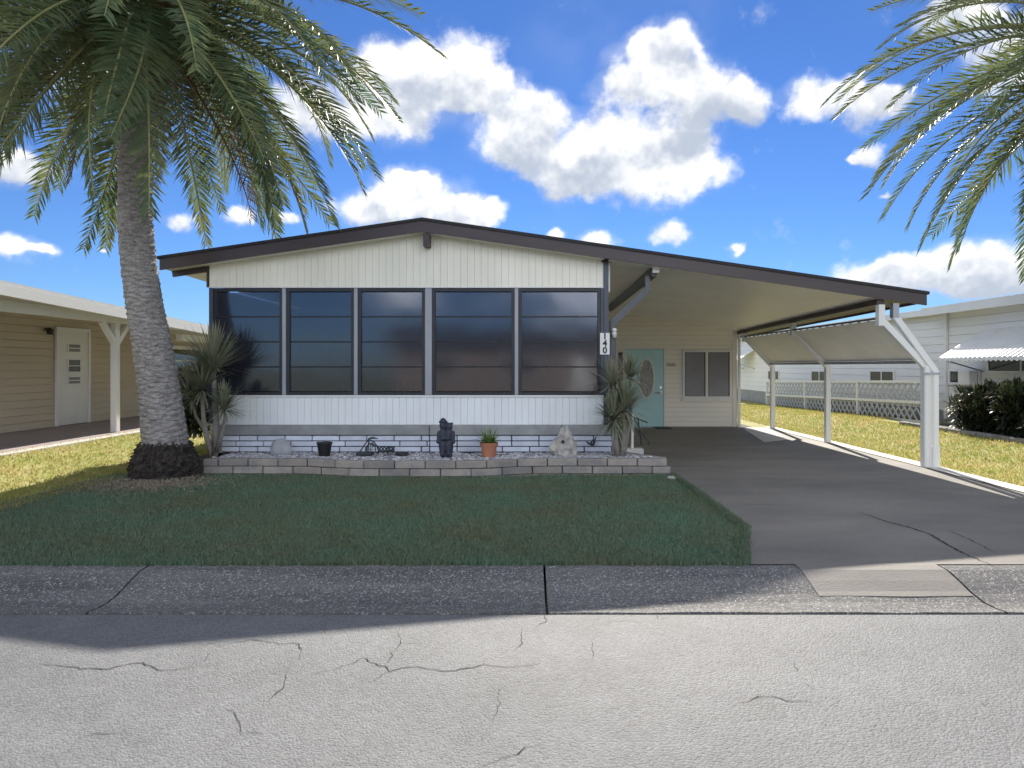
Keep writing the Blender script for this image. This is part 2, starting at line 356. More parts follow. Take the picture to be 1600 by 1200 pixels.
# ------------------------------------------------------------------ ground, road, kerb, driveway
def sst(a, b, x):
    t = min(1, max(0, (x-a)/(b-a))); return t*t*(3-2*t)
def gh(x, y):
    return .27*sst(-5.7, -7.7, x) + .21*sst(6.7, 8.7, x)*sst(30, 15, y) + .012*mnoise.noise(Vector((x*.7, y*.7, 0)))*sst(0, .6, abs(y-5.2))
ZR = -.09
sheet('ground', [(-2500, -2500, -.16), (2500, -2500, -.16), (2500, 2500, -.16), (-2500, 2500, -.16)], MT['ground'])['kind'] = 'structure'
road = sheet('road', [(-90, -4.2, ZR), (90, -4.2, ZR), (90, 4.40, ZR), (-90, 4.40, ZR)], MT['road']); road['kind'] = 'structure'
def terrain(name, x0, x1, y0, y1, nx, ny, m):
    xs = np.linspace(x0, x1, nx); ys = np.linspace(y0, y1, ny); b = MB()
    b.v = [(x, y, gh(x, y) - .012) for y in ys for x in xs]
    b.f = [(j*nx+i, j*nx+i+1, (j+1)*nx+i+1, (j+1)*nx+i) for j in range(ny-1) for i in range(nx-1)]
    o = b.build(name, m, smooth=True); o['kind'] = 'structure'; return o
# front lawn, side lawns
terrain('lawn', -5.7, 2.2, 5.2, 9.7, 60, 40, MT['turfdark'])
terrain('lawn', -24, -5.7, 5.2, 32, 60, 60, MT['turf'])
terrain('lawn', 5.9, 26, 5.2, 40, 60, 60, MT['turf'])
terrain('lawn', -5.7, 5.9, 9.7, 40, 20, 20, MT['dirt'])
# kerb in cast segments
prof = [(5.215, -.2), (5.215, -.004), (5.17, .006), (5.06, .002), (4.92, -.035), (4.78, -.08), (4.66, -.1), (4.54, -.098), (4.44, -.088), (4.435, -.2)]
kerb = thing('kerb', (0, 4.8, -.1), None, None); kerb['kind'] = 'structure'
js = [-12.1, -9.05, -5.99, -2.92, .15, 3.215, 6.28, 9.35, 12.4]
for a, b in zip(js[:-1], js[1:]):
    n_ = 24; mb = MB(); xs = np.linspace(a+.009, b-.009, n_)
    m_ = len(prof)
    for i, x in enumerate(xs):
        for j, (y, z) in enumerate(prof):
            jit = .006*mnoise.noise(Vector((x*3, y*5, 1))) if 0 < j < m_-1 else 0
            mb.v.append((x, y + jit, z + jit*.7))
    mb.f = [(i*m_+j, i*m_+j+1, (i+1)*m_+j+1, (i+1)*m_+j) for i in range(n_-1) for j in range(m_-1)]
    mb.f += [tuple(range(m_)), tuple((n_-1)*m_+j for j in range(m_))[::-1]]
    mb.build('kerb_segment', MT['curb'], kerb, smooth=False)
for px_ in [-12.5]:
    MB().box(-12.3, 12.5, 4.4, 5.2, -.22, -.115).build('kerb_bed', MT['cracks'], kerb)
# driveway
dv = MB(); ZD = .007
dpts = [(1.72, 5.2), (2.12, 6.4), (2.12, 9.62), (1.34, 10.5), (1.34, 16.95), (6.12, 16.95), (6.12, 8), (6.35, 5.2)]
dv.poly([(x, y, ZD) for x, y in dpts], [tuple(range(len(dpts)))])
drv = dv.build('driveway', MT['drive']); drv['kind'] = 'structure'
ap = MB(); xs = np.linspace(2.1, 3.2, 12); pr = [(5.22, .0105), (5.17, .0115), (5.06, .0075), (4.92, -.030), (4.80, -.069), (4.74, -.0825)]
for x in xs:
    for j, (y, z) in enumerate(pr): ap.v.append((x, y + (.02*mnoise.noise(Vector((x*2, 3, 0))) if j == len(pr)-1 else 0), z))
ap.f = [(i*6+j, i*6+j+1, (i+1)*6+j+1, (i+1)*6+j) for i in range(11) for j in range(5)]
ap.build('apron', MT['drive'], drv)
# concrete edge strip and sunlit patch
es = MB(); ys = np.linspace(5.25, 17, 40)
for y in ys: es.v += [(6.10+.01*mnoise.noise(Vector((0, y*2, 0))), y, .017), (6.36+.03*mnoise.noise(Vector((5, y*2, 0))), y, .02)]
es.f = [(2*i, 2*i+1, 2*i+3, 2*i+2) for i in range(39)]
es.build('concrete_edge', MT['conc'])['kind'] = 'structure'
sheet('sunlit_patch', [(4.86, 13.5, .018), (5.5, 13.95, .018), (6.06, 16.5, .018), (5.42, 16.5, .018)], MT['conc'])['kind'] = 'structure'  # patch of sunlight past the house corner, painted as a pale sheet
# cracks traced along the road and driveway: narrow uneven dark strips
def crack(px, width, z, parent, name='crack', fl=None):
    pts = []
    for (a, b) in px:
        d = (HC - z) * F / (b - CY); pts.append(Vector(((a-CX)*d/F, d, z + .003)))
    fine = []
    for a, b in zip(pts[:-1], pts[1:]):
        n_ = max(2, int((b-a).length/.035))
        for i in range(n_):
            p = a.lerp(b, i/n_); q = Vector((random.gauss(0, .006), random.gauss(0, .006), 0)); fine.append(p + q)
    fine.append(pts[-1]); mb = MB()
    for i, p in enumerate(fine):
        t = (fine[min(i+1, len(fine)-1)] - fine[max(0, i-1)]); s_ = Vector((-t.y, t.x, 0)).normalized()
        e = min(1, .25 + 3*min(i, len(fine)-1-i)/len(fine)); wd = width*e*random.uniform(.5, 1.3)/2
        mb.v += [tuple(p + s_*wd), tuple(p - s_*wd)]
    mb.f = [(2*i, 2*i+1, 2*i+3, 2*i+2) for i in range(len(fine)-1)]
    return mb.build(name, MT['cracks'], parent)
for c, wd in [([(60,1037),(110,1043),(170,1046),(205,1037),(222,1036),(255,1049),(300,1043),(340,1040)], .013),
  ([(320,1005),(345,1008),(390,1000),(410,1002),(440,1006),(460,1004),(472,1014),(466,1032)], .011),
  ([(448,1050),(440,1075),(420,1096)], .008), ([(490,1053),(525,1046),(566,1028),(600,1042),(608,1049),(648,1042),(700,1050),(760,1039),(790,1044),(828,1041),(845,1036)], .012),
  ([(608,1049),(580,1066)], .006), ([(600,1042),(615,1020),(627,1006),(622,988)], .007), ([(627,1006),(660,1004)], .006), ([(350,1107),(365,1112),(373,1130),(375,1145),(412,1147)], .009),
  ([(745,1200),(775,1189),(800,1182),(822,1170),(850,1160)], .010), ([(790,1070),(780,1080),(778,1105),(770,1130)], .006), ([(816,980),(814,1005),(800,1020)], .006),
  ([(852,956),(852,972),(835,980)], .008), ([(1160,1098),(1185,1089),(1205,1088),(1230,1095),(1278,1097)], .010), ([(1025,956),(1027,968),(1045,964)], .007),
  ([(120,1155),(150,1148),(185,1146)], .008), ([(950,972),(985,970),(1005,975)], .005), ([(1240,1035),(1245,1050)], .006), ([(925,1000),(927,1030)], .005), ([(1525,1095),(1550,1108)], .007), ([(327,1020),(318,1035)], .005), ([(1255,1065),(1275,1080)], .004), ([(1050,1085),(1080,1092)], .004)]:
    crack(c, wd*.5, ZR, road)
for c, wd in [([(1340,800),(1385,815),(1420,824),(1450,833),(1475,848),(1500,862),(1530,876),(1557,886)], .022), ([(1480,828),(1530,850),(1557,866)], .010),
  ([(1150,788),(1200,789),(1230,791)], .008), ([(1310,741),(1370,742),(1395,740)], .012)]:
    crack(c, wd, ZD, drv)
# pale wear marks on the driveway
for cx_, cy_, rx, ry in [(3.6, 12.4, .8, .35), (4.6, 11.3, .7, .22), (3.0, 13.6, .5, .3), (3.9, 10.1, .5, .12)]:
    pts = []
    for i in range(28):
        an = 2*math.pi*i/28; r_ = 1 + .35*mnoise.noise(Vector((math.cos(an)*2+cx_, math.sin(an)*2, cy_)))
        pts.append((cx_+rx*r_*math.cos(an), cy_+ry*r_*math.sin(an), ZD+.004))
# ------------------------------------------------------------------ grass blades
def grass(name, label, n, sampler, hmin, hmax, m, wd=.007):
    pos = sampler(n); n = len(pos)
    an = np.random.rand(n)*2*np.pi; h = np.random.uniform(hmin, hmax, n); le = np.random.rand(n)*.8*h; la = np.random.rand(n)*2*np.pi
    v = np.zeros((n, 3, 3)); dx = np.cos(an)*wd; dy = np.sin(an)*wd
    v[:, 0] = pos + np.stack([dx, dy, np.zeros(n)], 1); v[:, 1] = pos - np.stack([dx, dy, np.zeros(n)], 1)
    v[:, 2] = pos + np.stack([np.cos(la)*le, np.sin(la)*le, h], 1)
    me = bpy.data.meshes.new(name); me.vertices.add(n*3); me.vertices.foreach_set('co', v.ravel())
    me.loops.add(n*3); me.loops.foreach_set('vertex_index', np.arange(n*3, dtype=np.int32))
    me.polygons.add(n); me.polygons.foreach_set('loop_start', np.arange(0, n*3, 3, dtype=np.int32)); me.polygons.foreach_set('loop_total', np.full(n, 3, dtype=np.int32))
    me.update(); me.validate()
    o = addobj(name, me, m); return tag(o, label, 'grass', kind='stuff')
def samp(x0, x1, y0, y1, ok=None):
    def f(n):
        x = np.random.uniform(x0, x1, n); y = y0 + (y1-y0)*np.random.rand(n)**1.35
        if ok is not None:
            k_ = ok(x, y); x = x[k_]; y = y[k_]
        z = np.array([gh(a, b) - .004 for a, b in zip(x, y)])
        return np.stack([x, y, z], 1)
    return f
def front_ok(x, y):
    lim = np.where(y < 6.4, 1.72 + (y-5.2)*.4/1.2, 2.12)
    return x < lim
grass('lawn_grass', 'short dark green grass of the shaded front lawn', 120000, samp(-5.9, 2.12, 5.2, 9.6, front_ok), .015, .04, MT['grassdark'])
grass('lawn_grass', 'sunlit yellow-green grass between the palm and the tan house', 80000, samp(-13, -5.6, 5.2, 17, lambda x, y: ~((x < -7.72) & (y > 8.4))), .015, .045, MT['grass'], .009)
grass('lawn_grass', 'sunlit yellow-green grass right of the driveway', 70000, samp(6.38, 11, 6.5, 27, lambda x, y: ~((x > 8.9) & (y < 17))), .015, .05, MT['grass'], .010)

def edge_samp(n):
    out = []
    for i in range(n):
        u = random.random()
        if u < .62: p = (random.uniform(-12, 1.75), 5.2+random.gauss(0, .022))
        elif u < .72:
            t = random.random(); p = (1.72+.4*t+random.gauss(0, .02), 5.2+1.2*t)
        else: p = (2.12+random.gauss(0, .022), random.uniform(6.4, 9.55))
        out.append((p[0], p[1], gh(*p)))
    return np.array(out)
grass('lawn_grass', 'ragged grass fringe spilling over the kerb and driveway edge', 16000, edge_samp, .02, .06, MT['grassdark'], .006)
def litter(n):
    out = []
    for i in range(n):
        p = (-4.9+random.gauss(0, .45), 8.75+random.gauss(0, .32)); out.append((p[0], p[1], gh(*p)+.02))
    return np.array(out)
o = grass('leaf_litter', 'pale dry leaf litter on the lawn in front of the palm base', 2600, litter, .004, .03, mat('dry_litter', (.36, .30, .22), .9, .4, 30), .010); o['category'] = 'leaf litter'
# ------------------------------------------------------------------ the main house
YF = 10.40; YR = 10.15; YB = 16.97; YE = 25.0
XL, XRG, XR = -5.56, -1.56, 6.12
WL, WR = -4.93, 1.23
def rz(x, y=YR):
    return 3.775 - .146*abs(x-XRG) - .019*(y-YR)
house = thing('mobile_home', (-1.8, 14, 0), 'cream and white mobile home with low dark-edged gable roof and screened front porch', 'house')
# roof deck
rd = MB()
for (xa, xb) in ((XL-.03, XRG), (XRG, XR+.03)):
    rd.poly([(xa, YR-.04, rz(xa, YR)), (xb, YR-.04, rz(xb, YR)), (xb, YE, rz(xb, YE)), (xa, YE, rz(xa, YE)),
             (xa, YR-.04, rz(xa, YR)+.045), (xb, YR-.04, rz(xb, YR)+.045), (xb, YE, rz(xb, YE)+.045), (xa, YE, rz(xa, YE)+.045)],
            [(0,3,2,1),(4,5,6,7),(0,1,5,4),(1,2,6,5),(2,3,7,6),(3,0,4,7)])
roof = rd.build('roof', MT['roof'], house)
FH = .168
for (xa, xb) in ((XL, XRG), (XRG, XR)):
    MB().prism([(xa, YR-.02, rz(xa)-.001), (xb, YR-.02, rz(xb)-.001), (xb, YR-.02, rz(xb)-FH), (xa, YR-.02, rz(xa)-FH)], (0, .035, 0)).build('fascia_board', MT['brown'], roof)
for xe in (XL, XR-.035):
    xm = xe + .0175
    MB().poly([(xe, YR+.02, rz(xm)-.003), (xe+.035, YR+.02, rz(xm)-.003), (xe+.035, YE, rz(xm, YE)-.003), (xe, YE, rz(xm, YE)-.003),
               (xe, YR+.02, rz(xm)-.13), (xe+.035, YR+.02, rz(xm)-.13), (xe+.035, YE, rz(xm, YE)-.13), (xe, YE, rz(xm, YE)-.13)],
              [(0,1,2,3),(7,6,5,4),(0,4,5,1),(1,5,6,2),(2,6,7,3),(3,7,4,0)]).build('eave_board', MT['brown'], roof)
# soffit left and rake
def under(xa, xb, ya, yb, off, th=.012):
    return MB().poly([(xa, ya, rz(xa, ya)-off), (xb, ya, rz(xb, ya)-off), (xb, yb, rz(xb, yb)-off), (xa, yb, rz(xa, yb)-off),
        (xa, ya, rz(xa, ya)-off+th), (xb, ya, rz(xb, ya)-off+th), (xb, yb, rz(xb, yb)-off+th), (xa, yb, rz(xa, yb)-off+th)],
        [(0,3,2,1),(4,5,6,7),(0,1,5,4),(1,2,6,5),(2,3,7,6),(3,0,4,7)])
under(XL+.04, WL, YR+.02, YE, .15).build('soffit', MT['ceil'], roof)
for k_ in range(3):
    y = 12.2 + k_*2.4
under(WL+.002, XRG, YR+.02, YF+.02, .15).build('soffit', MT['ceil'], roof); under(XRG, WR, YR+.02, YF+.02, .15).build('soffit', MT['ceil'], roof)
MB().box(-4.965, -4.935, YF-.02, YF+.03, 2.79, 3.12).build('corner_trim', MT['brown'], house)
MB().bar((XL+.05, YF+.02, rz(XL+.05)-.2), (WL-.06, YF+.02, rz(WL-.06)-.2), .04, .09).build('lookout_beam', MT['brown'], roof)
# ceiling pans of the carport, each a shallow pan
npan = 22; yy = np.linspace(YR+.03, YB, npan+1)
for i in range(npan):
    o = under(WR+.07, 5.53, yy[i]+.004, yy[i+1]-.004, .165 + .0, .02).build('ceiling_pan', MT['ceil'], roof)
under(WR+.07, 5.53, YR+.03, YB, .13, .01).build('ceiling_backing', MT['backing'], roof)
under(5.535, XR-.036, YR+.02, YE, .10, .012).build('overhang_board', MT['brown'], roof)
# ridge beam end
MB().box(-1.56-.045+.05, -1.56+.05+.05, YR+.03, YF, 3.40, 3.58).build('ridge_beam', MT['brown'], house)
# front wall
core = MB().prism([(WL, YF+.03, .2), (WR, YF+.03, .2), (WR, YF+.03, 1.095), (WL, YF+.03, 1.095)], (0, .06, 0))
core.prism([(WL, YF+.03, 2.80), (WR, YF+.03, 2.80), (WR, YF+.03, rz(WR)-.16), (XRG, YF+.03, rz(XRG)-.16), (WL, YF+.03, rz(WL)-.16)], (0, .06, 0))
fw = core.build('front_wall', MT['backing'], house)
nb = 58; bw = (WR - WL) / nb
lowme = None
for i in range(nb):
    a = WL + i*bw + .0015; b = WL + (i+1)*bw - .0015
    top = [(b, YF, rz(b)-.152), (a, YF, rz(a)-.152)]
    if a < XRG < b: top = [(b, YF, rz(b)-.152), (XRG, YF, rz(XRG)-.152), (a, YF, rz(a)-.152)]
    dy = random.uniform(-.002, .002)
    MB().prism([(a, YF, 2.802), (b, YF, 2.802)] + top, (0, .028, 0)).build('siding_board', MT['cream'], fw, loc=(0, dy, 0))
    if lowme is None: lowme = MB().box(0, bw-.003, YF, YF+.028, .645, 1.075).mesh('lower_board')
    addobj('siding_board', lowme, MT['white'], fw, loc=(a, dy, 0))
MB().box(WL-.005, WR+.005, YF-.02, YF+.02, 1.078, 1.105).build('sill', MT['wpaint'], fw)
MB().box(WL-.005, WR+.002, YF-.012, YF+.02, 2.782, 2.80).build('head_trim', MT['wpaint'], fw)
# windows
def W(px): return (px-CX)*YF/F
bays = [(333, 441), (447, 553), (559, 664), (675, 804), (810, 939)]
zb, zt = 1.108, 2.778
for k_, (pa, pb) in enumerate(bays):
    a, b = W(pa), W(pb)
    fr = MB()
    t_ = .05
    for (x0, x1, z0, z1) in ((a, a+t_, zb, zt), (b-t_, b, zb, zt), (a+t_, b-t_, zb, zb+.045), (a+t_, b-t_, zt-.05, zt)):
        fr.box(x0, x1, YF+.012, YF+.07, z0, z1)
    win = fr.build('window', MT['frame'], house)
    hz = np.linspace(zb+.045, zt-.05, 5)
    for j in range(4):
        MB().box(a+t_+.002, b-t_-.002, YF+.045, YF+.05, hz[j]+.012, hz[j+1]-.012).build('pane', MT['pane'], win, loc=(0, 0, 0), rot=(0, 0, 0))
        if j < 3: MB().box(a+t_, b-t_, YF+.03, YF+.058, hz[j+1]-.010, hz[j+1]+.008).build('glazing_bar', MT['frame'], win)
for pa, pb in ((441, 447), (553, 559), (664, 675), (804, 810)):
    MB().box(W(pa), W(pb), YF-.012, YF+.07, zb, zt).build('mullion', MT['alum'], house, bevel=.006)
MB().box(WL, W(333), YF-.012, YF+.07, .66, zt).build('corner_trim', MT['slate'], house)
MB().box(W(939), WR+.0, YF-.012, YF+.07, zb, zt).build('corner_trim', MT['slate'], house)
MB().box(WR+.002, WR+.075, YF-.03, YF+.06, .24, 3.18).build('corner_post', MT['slate'], house)
MB().box(WR-.03, WR+.13, YF-.035, YF+.07, 3.18, 3.245).build('post_cap', MT['brown'], house)
MB().box(WR+.077, WR+.10, YF, YF+.05, 2.72, 3.2).build('white_trim', MT['wpaint'], house)
# base wall of white blocks, cap course
bwl = MB().box(-4.72, 1.36, YF+.0, YF+.028, .0, .63).build('base_wall', MT['mortar'], house)
cz = [.222, .308, .395, .482]
bl = .425
blockme = {}
def block(parent, m, x0, x1, y0, y1, z0, z1, rotz=0, bev=.006, name='block'):
    key = (round(x1-x0, 3), round(y1-y0, 3), round(z1-z0, 3), m.name)
    if key not in blockme: blockme[key] = MB().box(-(x1-x0)/2, (x1-x0)/2, -(y1-y0)/2, (y1-y0)/2, -(z1-z0)/2, (z1-z0)/2).mesh('block', bevel=bev)
    return addobj(name, blockme[key], m, parent, loc=((x0+x1)/2, (y0+y1)/2, (z0+z1)/2), rot=(0, 0, rotz))
for r_ in range(3):
    x = -4.72 - (.2 if r_ == 1 else 0)
    while x < 1.36:
        L_ = bl if random.random() < .8 else bl*.66
        a = max(x, -4.72); b = min(x+L_, 1.36)
        if a < -1.48 < b: b = -1.48
        if b-a > .03: block(bwl, MT['wblock'], a+.008, b-.008, YF-.05+random.uniform(-.004, .004), YF+.01, cz[r_]+.007, cz[r_+1]-.008)
        x = b if b == -1.48 else x+L_
x = -4.72
for L_ in (3.24, 2.05, .79):
    block(bwl, MT['cap'], x+.004, x+L_-.004, YF-.075, YF+.02, .487, .64, name='cap_block', bev=.01); x += L_
# other walls
MB().box(WL+.0, WL+.06, YF+.092, YE-.2, 0, 2.78).build('side_wall', MT['cream'], house)
MB().box(WR-.06, WR, YF+.092, YB-.0, 0, 2.95).build('side_wall', MT['cream'], house)
MB().box(5.32, 5.38, YB+.08, YE-.2, 0, 2.3).build('side_wall', MT['cream'], house)
MB().box(WL+.08, 5.3, YE-.4, YE-.3, 0, 2.2).build('rear_wall', MT['cream'], house)
# porch room inside
MB().box(WL+.06, WR-.06, YF+.1, 14.4, .42, .5).build('porch_floor', MT['slab'], house)
iw = MB().box(WL+.06, WR-.06, 14.4, 14.5, .5, 2.9).build('inner_wall', mat('inner_wall_paint', (.52, .42, .32), .8, .1, 2), house)
MB().box(WL+.06, WR-.06, YF+.1, 14.4, 2.82, 2.86).build('porch_ceiling', MT['wpaint'], house)
for xa in (-4.2, -.6):
    MB().box(xa, xa+1.1, 14.36, 14.395, 1.3, 2.3).build('inner_window', MT['darkglass'], iw)
# back wall under the carport: lap boards
bk = MB().prism([(WR, YB+.03, 0), (5.36, YB+.03, 0), (5.36, YB+.03, rz(5.36, YB)-.16), (WR, YB+.03, rz(WR, YB)-.16)], (0, .05, 0)).build('carport_wall', MT['backing'], house)
bh = .122; z = .03
while z < 3.1:
    z1 = z+bh-.005; lim = lambda x: rz(x, YB)-.158
    pts = [(WR, z)]
    xr_ = 5.38
    if lim(xr_) >= z1: poly_ = [(WR, z), (xr_, z), (xr_, z1), (WR, z1)]
    else:
        xz = lambda q: XRG + (3.775-.019*(YB-YR)-.158-q)/.146
        if lim(xr_) > z: poly_ = [(WR, z), (xr_, z), (xr_, lim(xr_)), (min(xr_, xz(z1)), z1), (WR, z1)]
        else: poly_ = [(WR, z), (max(WR+.02, xz(z)), z), (max(WR+.01, xz(z1)), z1), (WR, z1)]
    # each board leans out at its lower edge
    n_ = len(poly_); fr_ = [(x, YB - .012 + .011*(q-z)/bh, q) for x, q in poly_]; bk_ = [(x, YB+.029, q) for x, q in poly_]
    MB().poly(fr_+bk_, [tuple(range(n_)), tuple(range(2*n_-1, n_-1, -1))]+[(i, i+n_, (i+1) % n_+n_, (i+1) % n_) for i in range(n_)]).build('siding_board', MT['tancream'], bk)
    z += bh
MB().box(5.30, 5.40, YB-.03, YB+.02, .02, 2.44).build('corner_board', MT['tancream'], bk)
def WB(px): return (px-CX)*YB/F
def ZB(py): return HC + (CY-py)*YB/F
# door
x0, x1, z0, z1 = WB(979), WB(1036.5), .03, ZB(546)
dr = MB().box(x0, x1, YB-.035, YB-.015, z0, z1).build('door', MT['teal'], house, bevel=.004)
for a, b, c, d in ((x0-.05, x0-.006, 0.02, z1+.05), (x1+.006, x1+.05, .02, z1+.05), (x0-.006, x1+.006, z1+.006, z1+.05)):
    MB().box(a, b, YB-.045, YB-.012, c, d).build('door_frame', MT['wpaint'], dr)
MB().box(x0-.006, x1+.006, YB-.032, YB-.0125, .012, z1+.006).build('door_reveal', MT['frame'], dr)
MB().box(x0-.05, x1+.05, YB-.10, YB-.014, .0, .028).build('threshold', MT['alum'], dr)
ocx, ocz = WB(1009.5), ZB(591.5); orx, orz = .195, .5
def ellipse(rx, rz_, y, n=40): return [(ocx+rx*math.cos(2*math.pi*i/n), y, ocz+rz_*math.sin(2*math.pi*i/n)) for i in range(n)]
ring = MB(); pts = ellipse(orx, orz, YB-.045); ring.tube(pts+[pts[0]], .026, 6, False); ring.build('oval_trim', MT['wpaint'], dr, smooth=True)
og = MB().prism(ellipse(orx, orz, YB-.042), (0, .012, 0)).build('oval_glass', MT['oval'], dr)
ld = MB()
for s_ in (.72, .42, .2):
    pp = ellipse(orx*s_, orz*s_, YB-.046, 28); ld.tube(pp+[pp[0]], .007, 4, False)
for an in range(0, 360, 45):
    c_, s_ = math.cos(R(an)), math.sin(R(an)); ld.tube([(ocx+orx*.2*c_, YB-.046, ocz+orz*.2*s_), (ocx+orx*.97*c_, YB-.046, ocz+orz*.97*s_)], .006, 4)
ld.build('lead_lines', MT['metal'], og)
hx = WB(1031.5)
hd = MB(); hd.tube([(hx, YB-.036, ZB(613)), (hx, YB-.085, ZB(613))], .03, 12); hd.tube([(hx+.01, YB-.085, ZB(613)), (hx-.13, YB-.09, ZB(613.5))], .013, 8)
hd.build('handle', MT['metal'], dr, smooth=False)
MB().tube([(hx, YB-.036, ZB(605)), (hx, YB-.062, ZB(605))], .033, 14).build('deadbolt', MT['metal'], dr)
# sidelight
sl = MB().box(WB(965), WB(974), YB-.03, YB-.013, ZB(664), ZB(549)).build('sidelight', MT['wpaint'], house)
MB().box(WB(965.8), WB(972.8), YB-.036, YB-.031, ZB(660), ZB(550.5)).build('sidelight_glass', MT['darkglass'], sl)
# window with two sashes
xa, xb, za, zb2 = WB(1066), WB(1142.5), ZB(623), ZB(547)
wf = MB()
for (a, b, c, d) in ((xa, xa+.055, za, zb2), (xb-.055, xb, za, zb2), (xa+.055, xb-.055, za, za+.06), (xa+.055, xb-.055, zb2-.05, zb2), (WB(1101.5), WB(1105.5), za+.06, zb2-.05)):
    wf.box(a, b, YB-.06, YB-.013, c, d)
wf.box(xa-.03, xb+.03, YB-.08, YB-.013, za-.05, za-.002)
wwin = wf.build('window', MT['wpaint'], house)
for a, b in ((xa+.055, WB(1101.5)), (WB(1105.5), xb-.055)):
    MB().box(a, b, YB-.035, YB-.03, za+.06, zb2-.05).build('window_screen', MT['screen'], wwin)
    MB().box(a, a+.02, YB-.042, YB-.036, za+.06, zb2-.05).box(b-.02, b, YB-.042, YB-.036, za+.06, zb2-.05).build('screen_frame', MT['frame'], wwin)
# little notice by the door: pale plate with rows of unreadable print
ns = MB().box(WB(1039.5), WB(1057), YB-.03, YB-.014, ZB(573), ZB(565)).build('notice_plate', mat('notice_plate', (.75, .70, .62), .5), house)
for q, (a, b) in enumerate(((1041, 1054), (1042, 1055))):
    for s_ in np.arange(a, b, 2.2): MB().box(WB(s_), WB(s_+random.uniform(1, 1.8)), YB-.032, YB-.0305, ZB(569.6+2.3*q), ZB(568.2+2.3*q)).build('print_mark', MT['iron'], ns)
# gutter under the carport ceiling and the downspout at the corner
gx = 2.0; gz0 = rz(gx, YR)-.17
g_ = MB()
for y0, y1 in ((10.35, 15.6),):
    g_.poly([(gx-.05, y0, rz(gx, y0)-.17), (gx+.06, y0, rz(gx, y0)-.175), (gx+.06, y1, rz(gx, y1)-.175), (gx-.05, y1, rz(gx, y1)-.17),
             (gx-.03, y0, rz(gx, y0)-.30), (gx+.05, y0, rz(gx, y0)-.30), (gx+.05, y1, rz(gx, y1)-.30), (gx-.03, y1, rz(gx, y1)-.30)],
            [(0,1,2,3),(7,6,5,4),(0,4,5,1),(1,5,6,2),(2,6,7,3),(3,7,4,0)])
gut = g_.build('gutter', MT['brown'], house)
e = MB().box(gx-.02, gx+.085, 10.30, 10.348, rz(gx)-.25, rz(gx)-.16).build('gutter_end', MT['wpaint'], gut)
dsx = 1.385
MB().bar((1.93, 10.5, 2.98), (1.93, 10.5, 2.72), .10, .075).build('downspout_elbow', MT['slate2'], gut)
MB().bar((1.93, 10.502, 2.76), (dsx-.005, 10.502, 2.24), .085, .11).build('downspout_run', MT['slate2'], gut)
MB().box(dsx-.05, dsx+.05, 10.455, 10.545, .22, 2.27).build('downspout', MT['slate2'], gut, bevel=.01)
# house number plate
nx = W(944.5); nz = HC+(CY-537)*YF/F
pl = MB().box(nx-.075, nx+.075, YF-.05, YF-.031, nz-.17, nz+.165).build('number_plate', MT['wpaint'], house)
def text(s_, size, loc, m, parent, ext=.002, rot=(R(90), 0, 0)):
    cu = bpy.data.curves.new('numeral', 'FONT'); cu.body = s_; cu.size = size; cu.extrude = ext; cu.align_x = 'CENTER'; cu.align_y = 'CENTER'; cu.offset = .004
    ob = bpy.data.objects.new('numeral_tmp', cu); COL.objects.link(ob)
    dg = bpy.context.evaluated_depsgraph_get(); me = bpy.data.meshes.new_from_object(ob.evaluated_get(dg)); bpy.data.objects.remove(ob)
    me.materials.clear()
    return addobj('numeral', me, m, parent, loc=loc, rot=rot)
for s_, dz in (('1', .108), ('4', .0), ('0', -.108)):
    text(s_, .135, (nx, YF-.053, nz+dz), MT['black'], pl)
# lantern ornament on the downspout
q = P(960, 521, 10.42)
ob = MB(); ob.lathe([(.0, -.07), (.03, -.07), (.038, -.01), (.045, .0), (.02, .035), (.045, .045), (.03, .075), (.0, .09)], (q.x, q.y, q.z), 10)
tag(ob.build('hanging_lantern', MT['wpaint'], house, smooth=True))

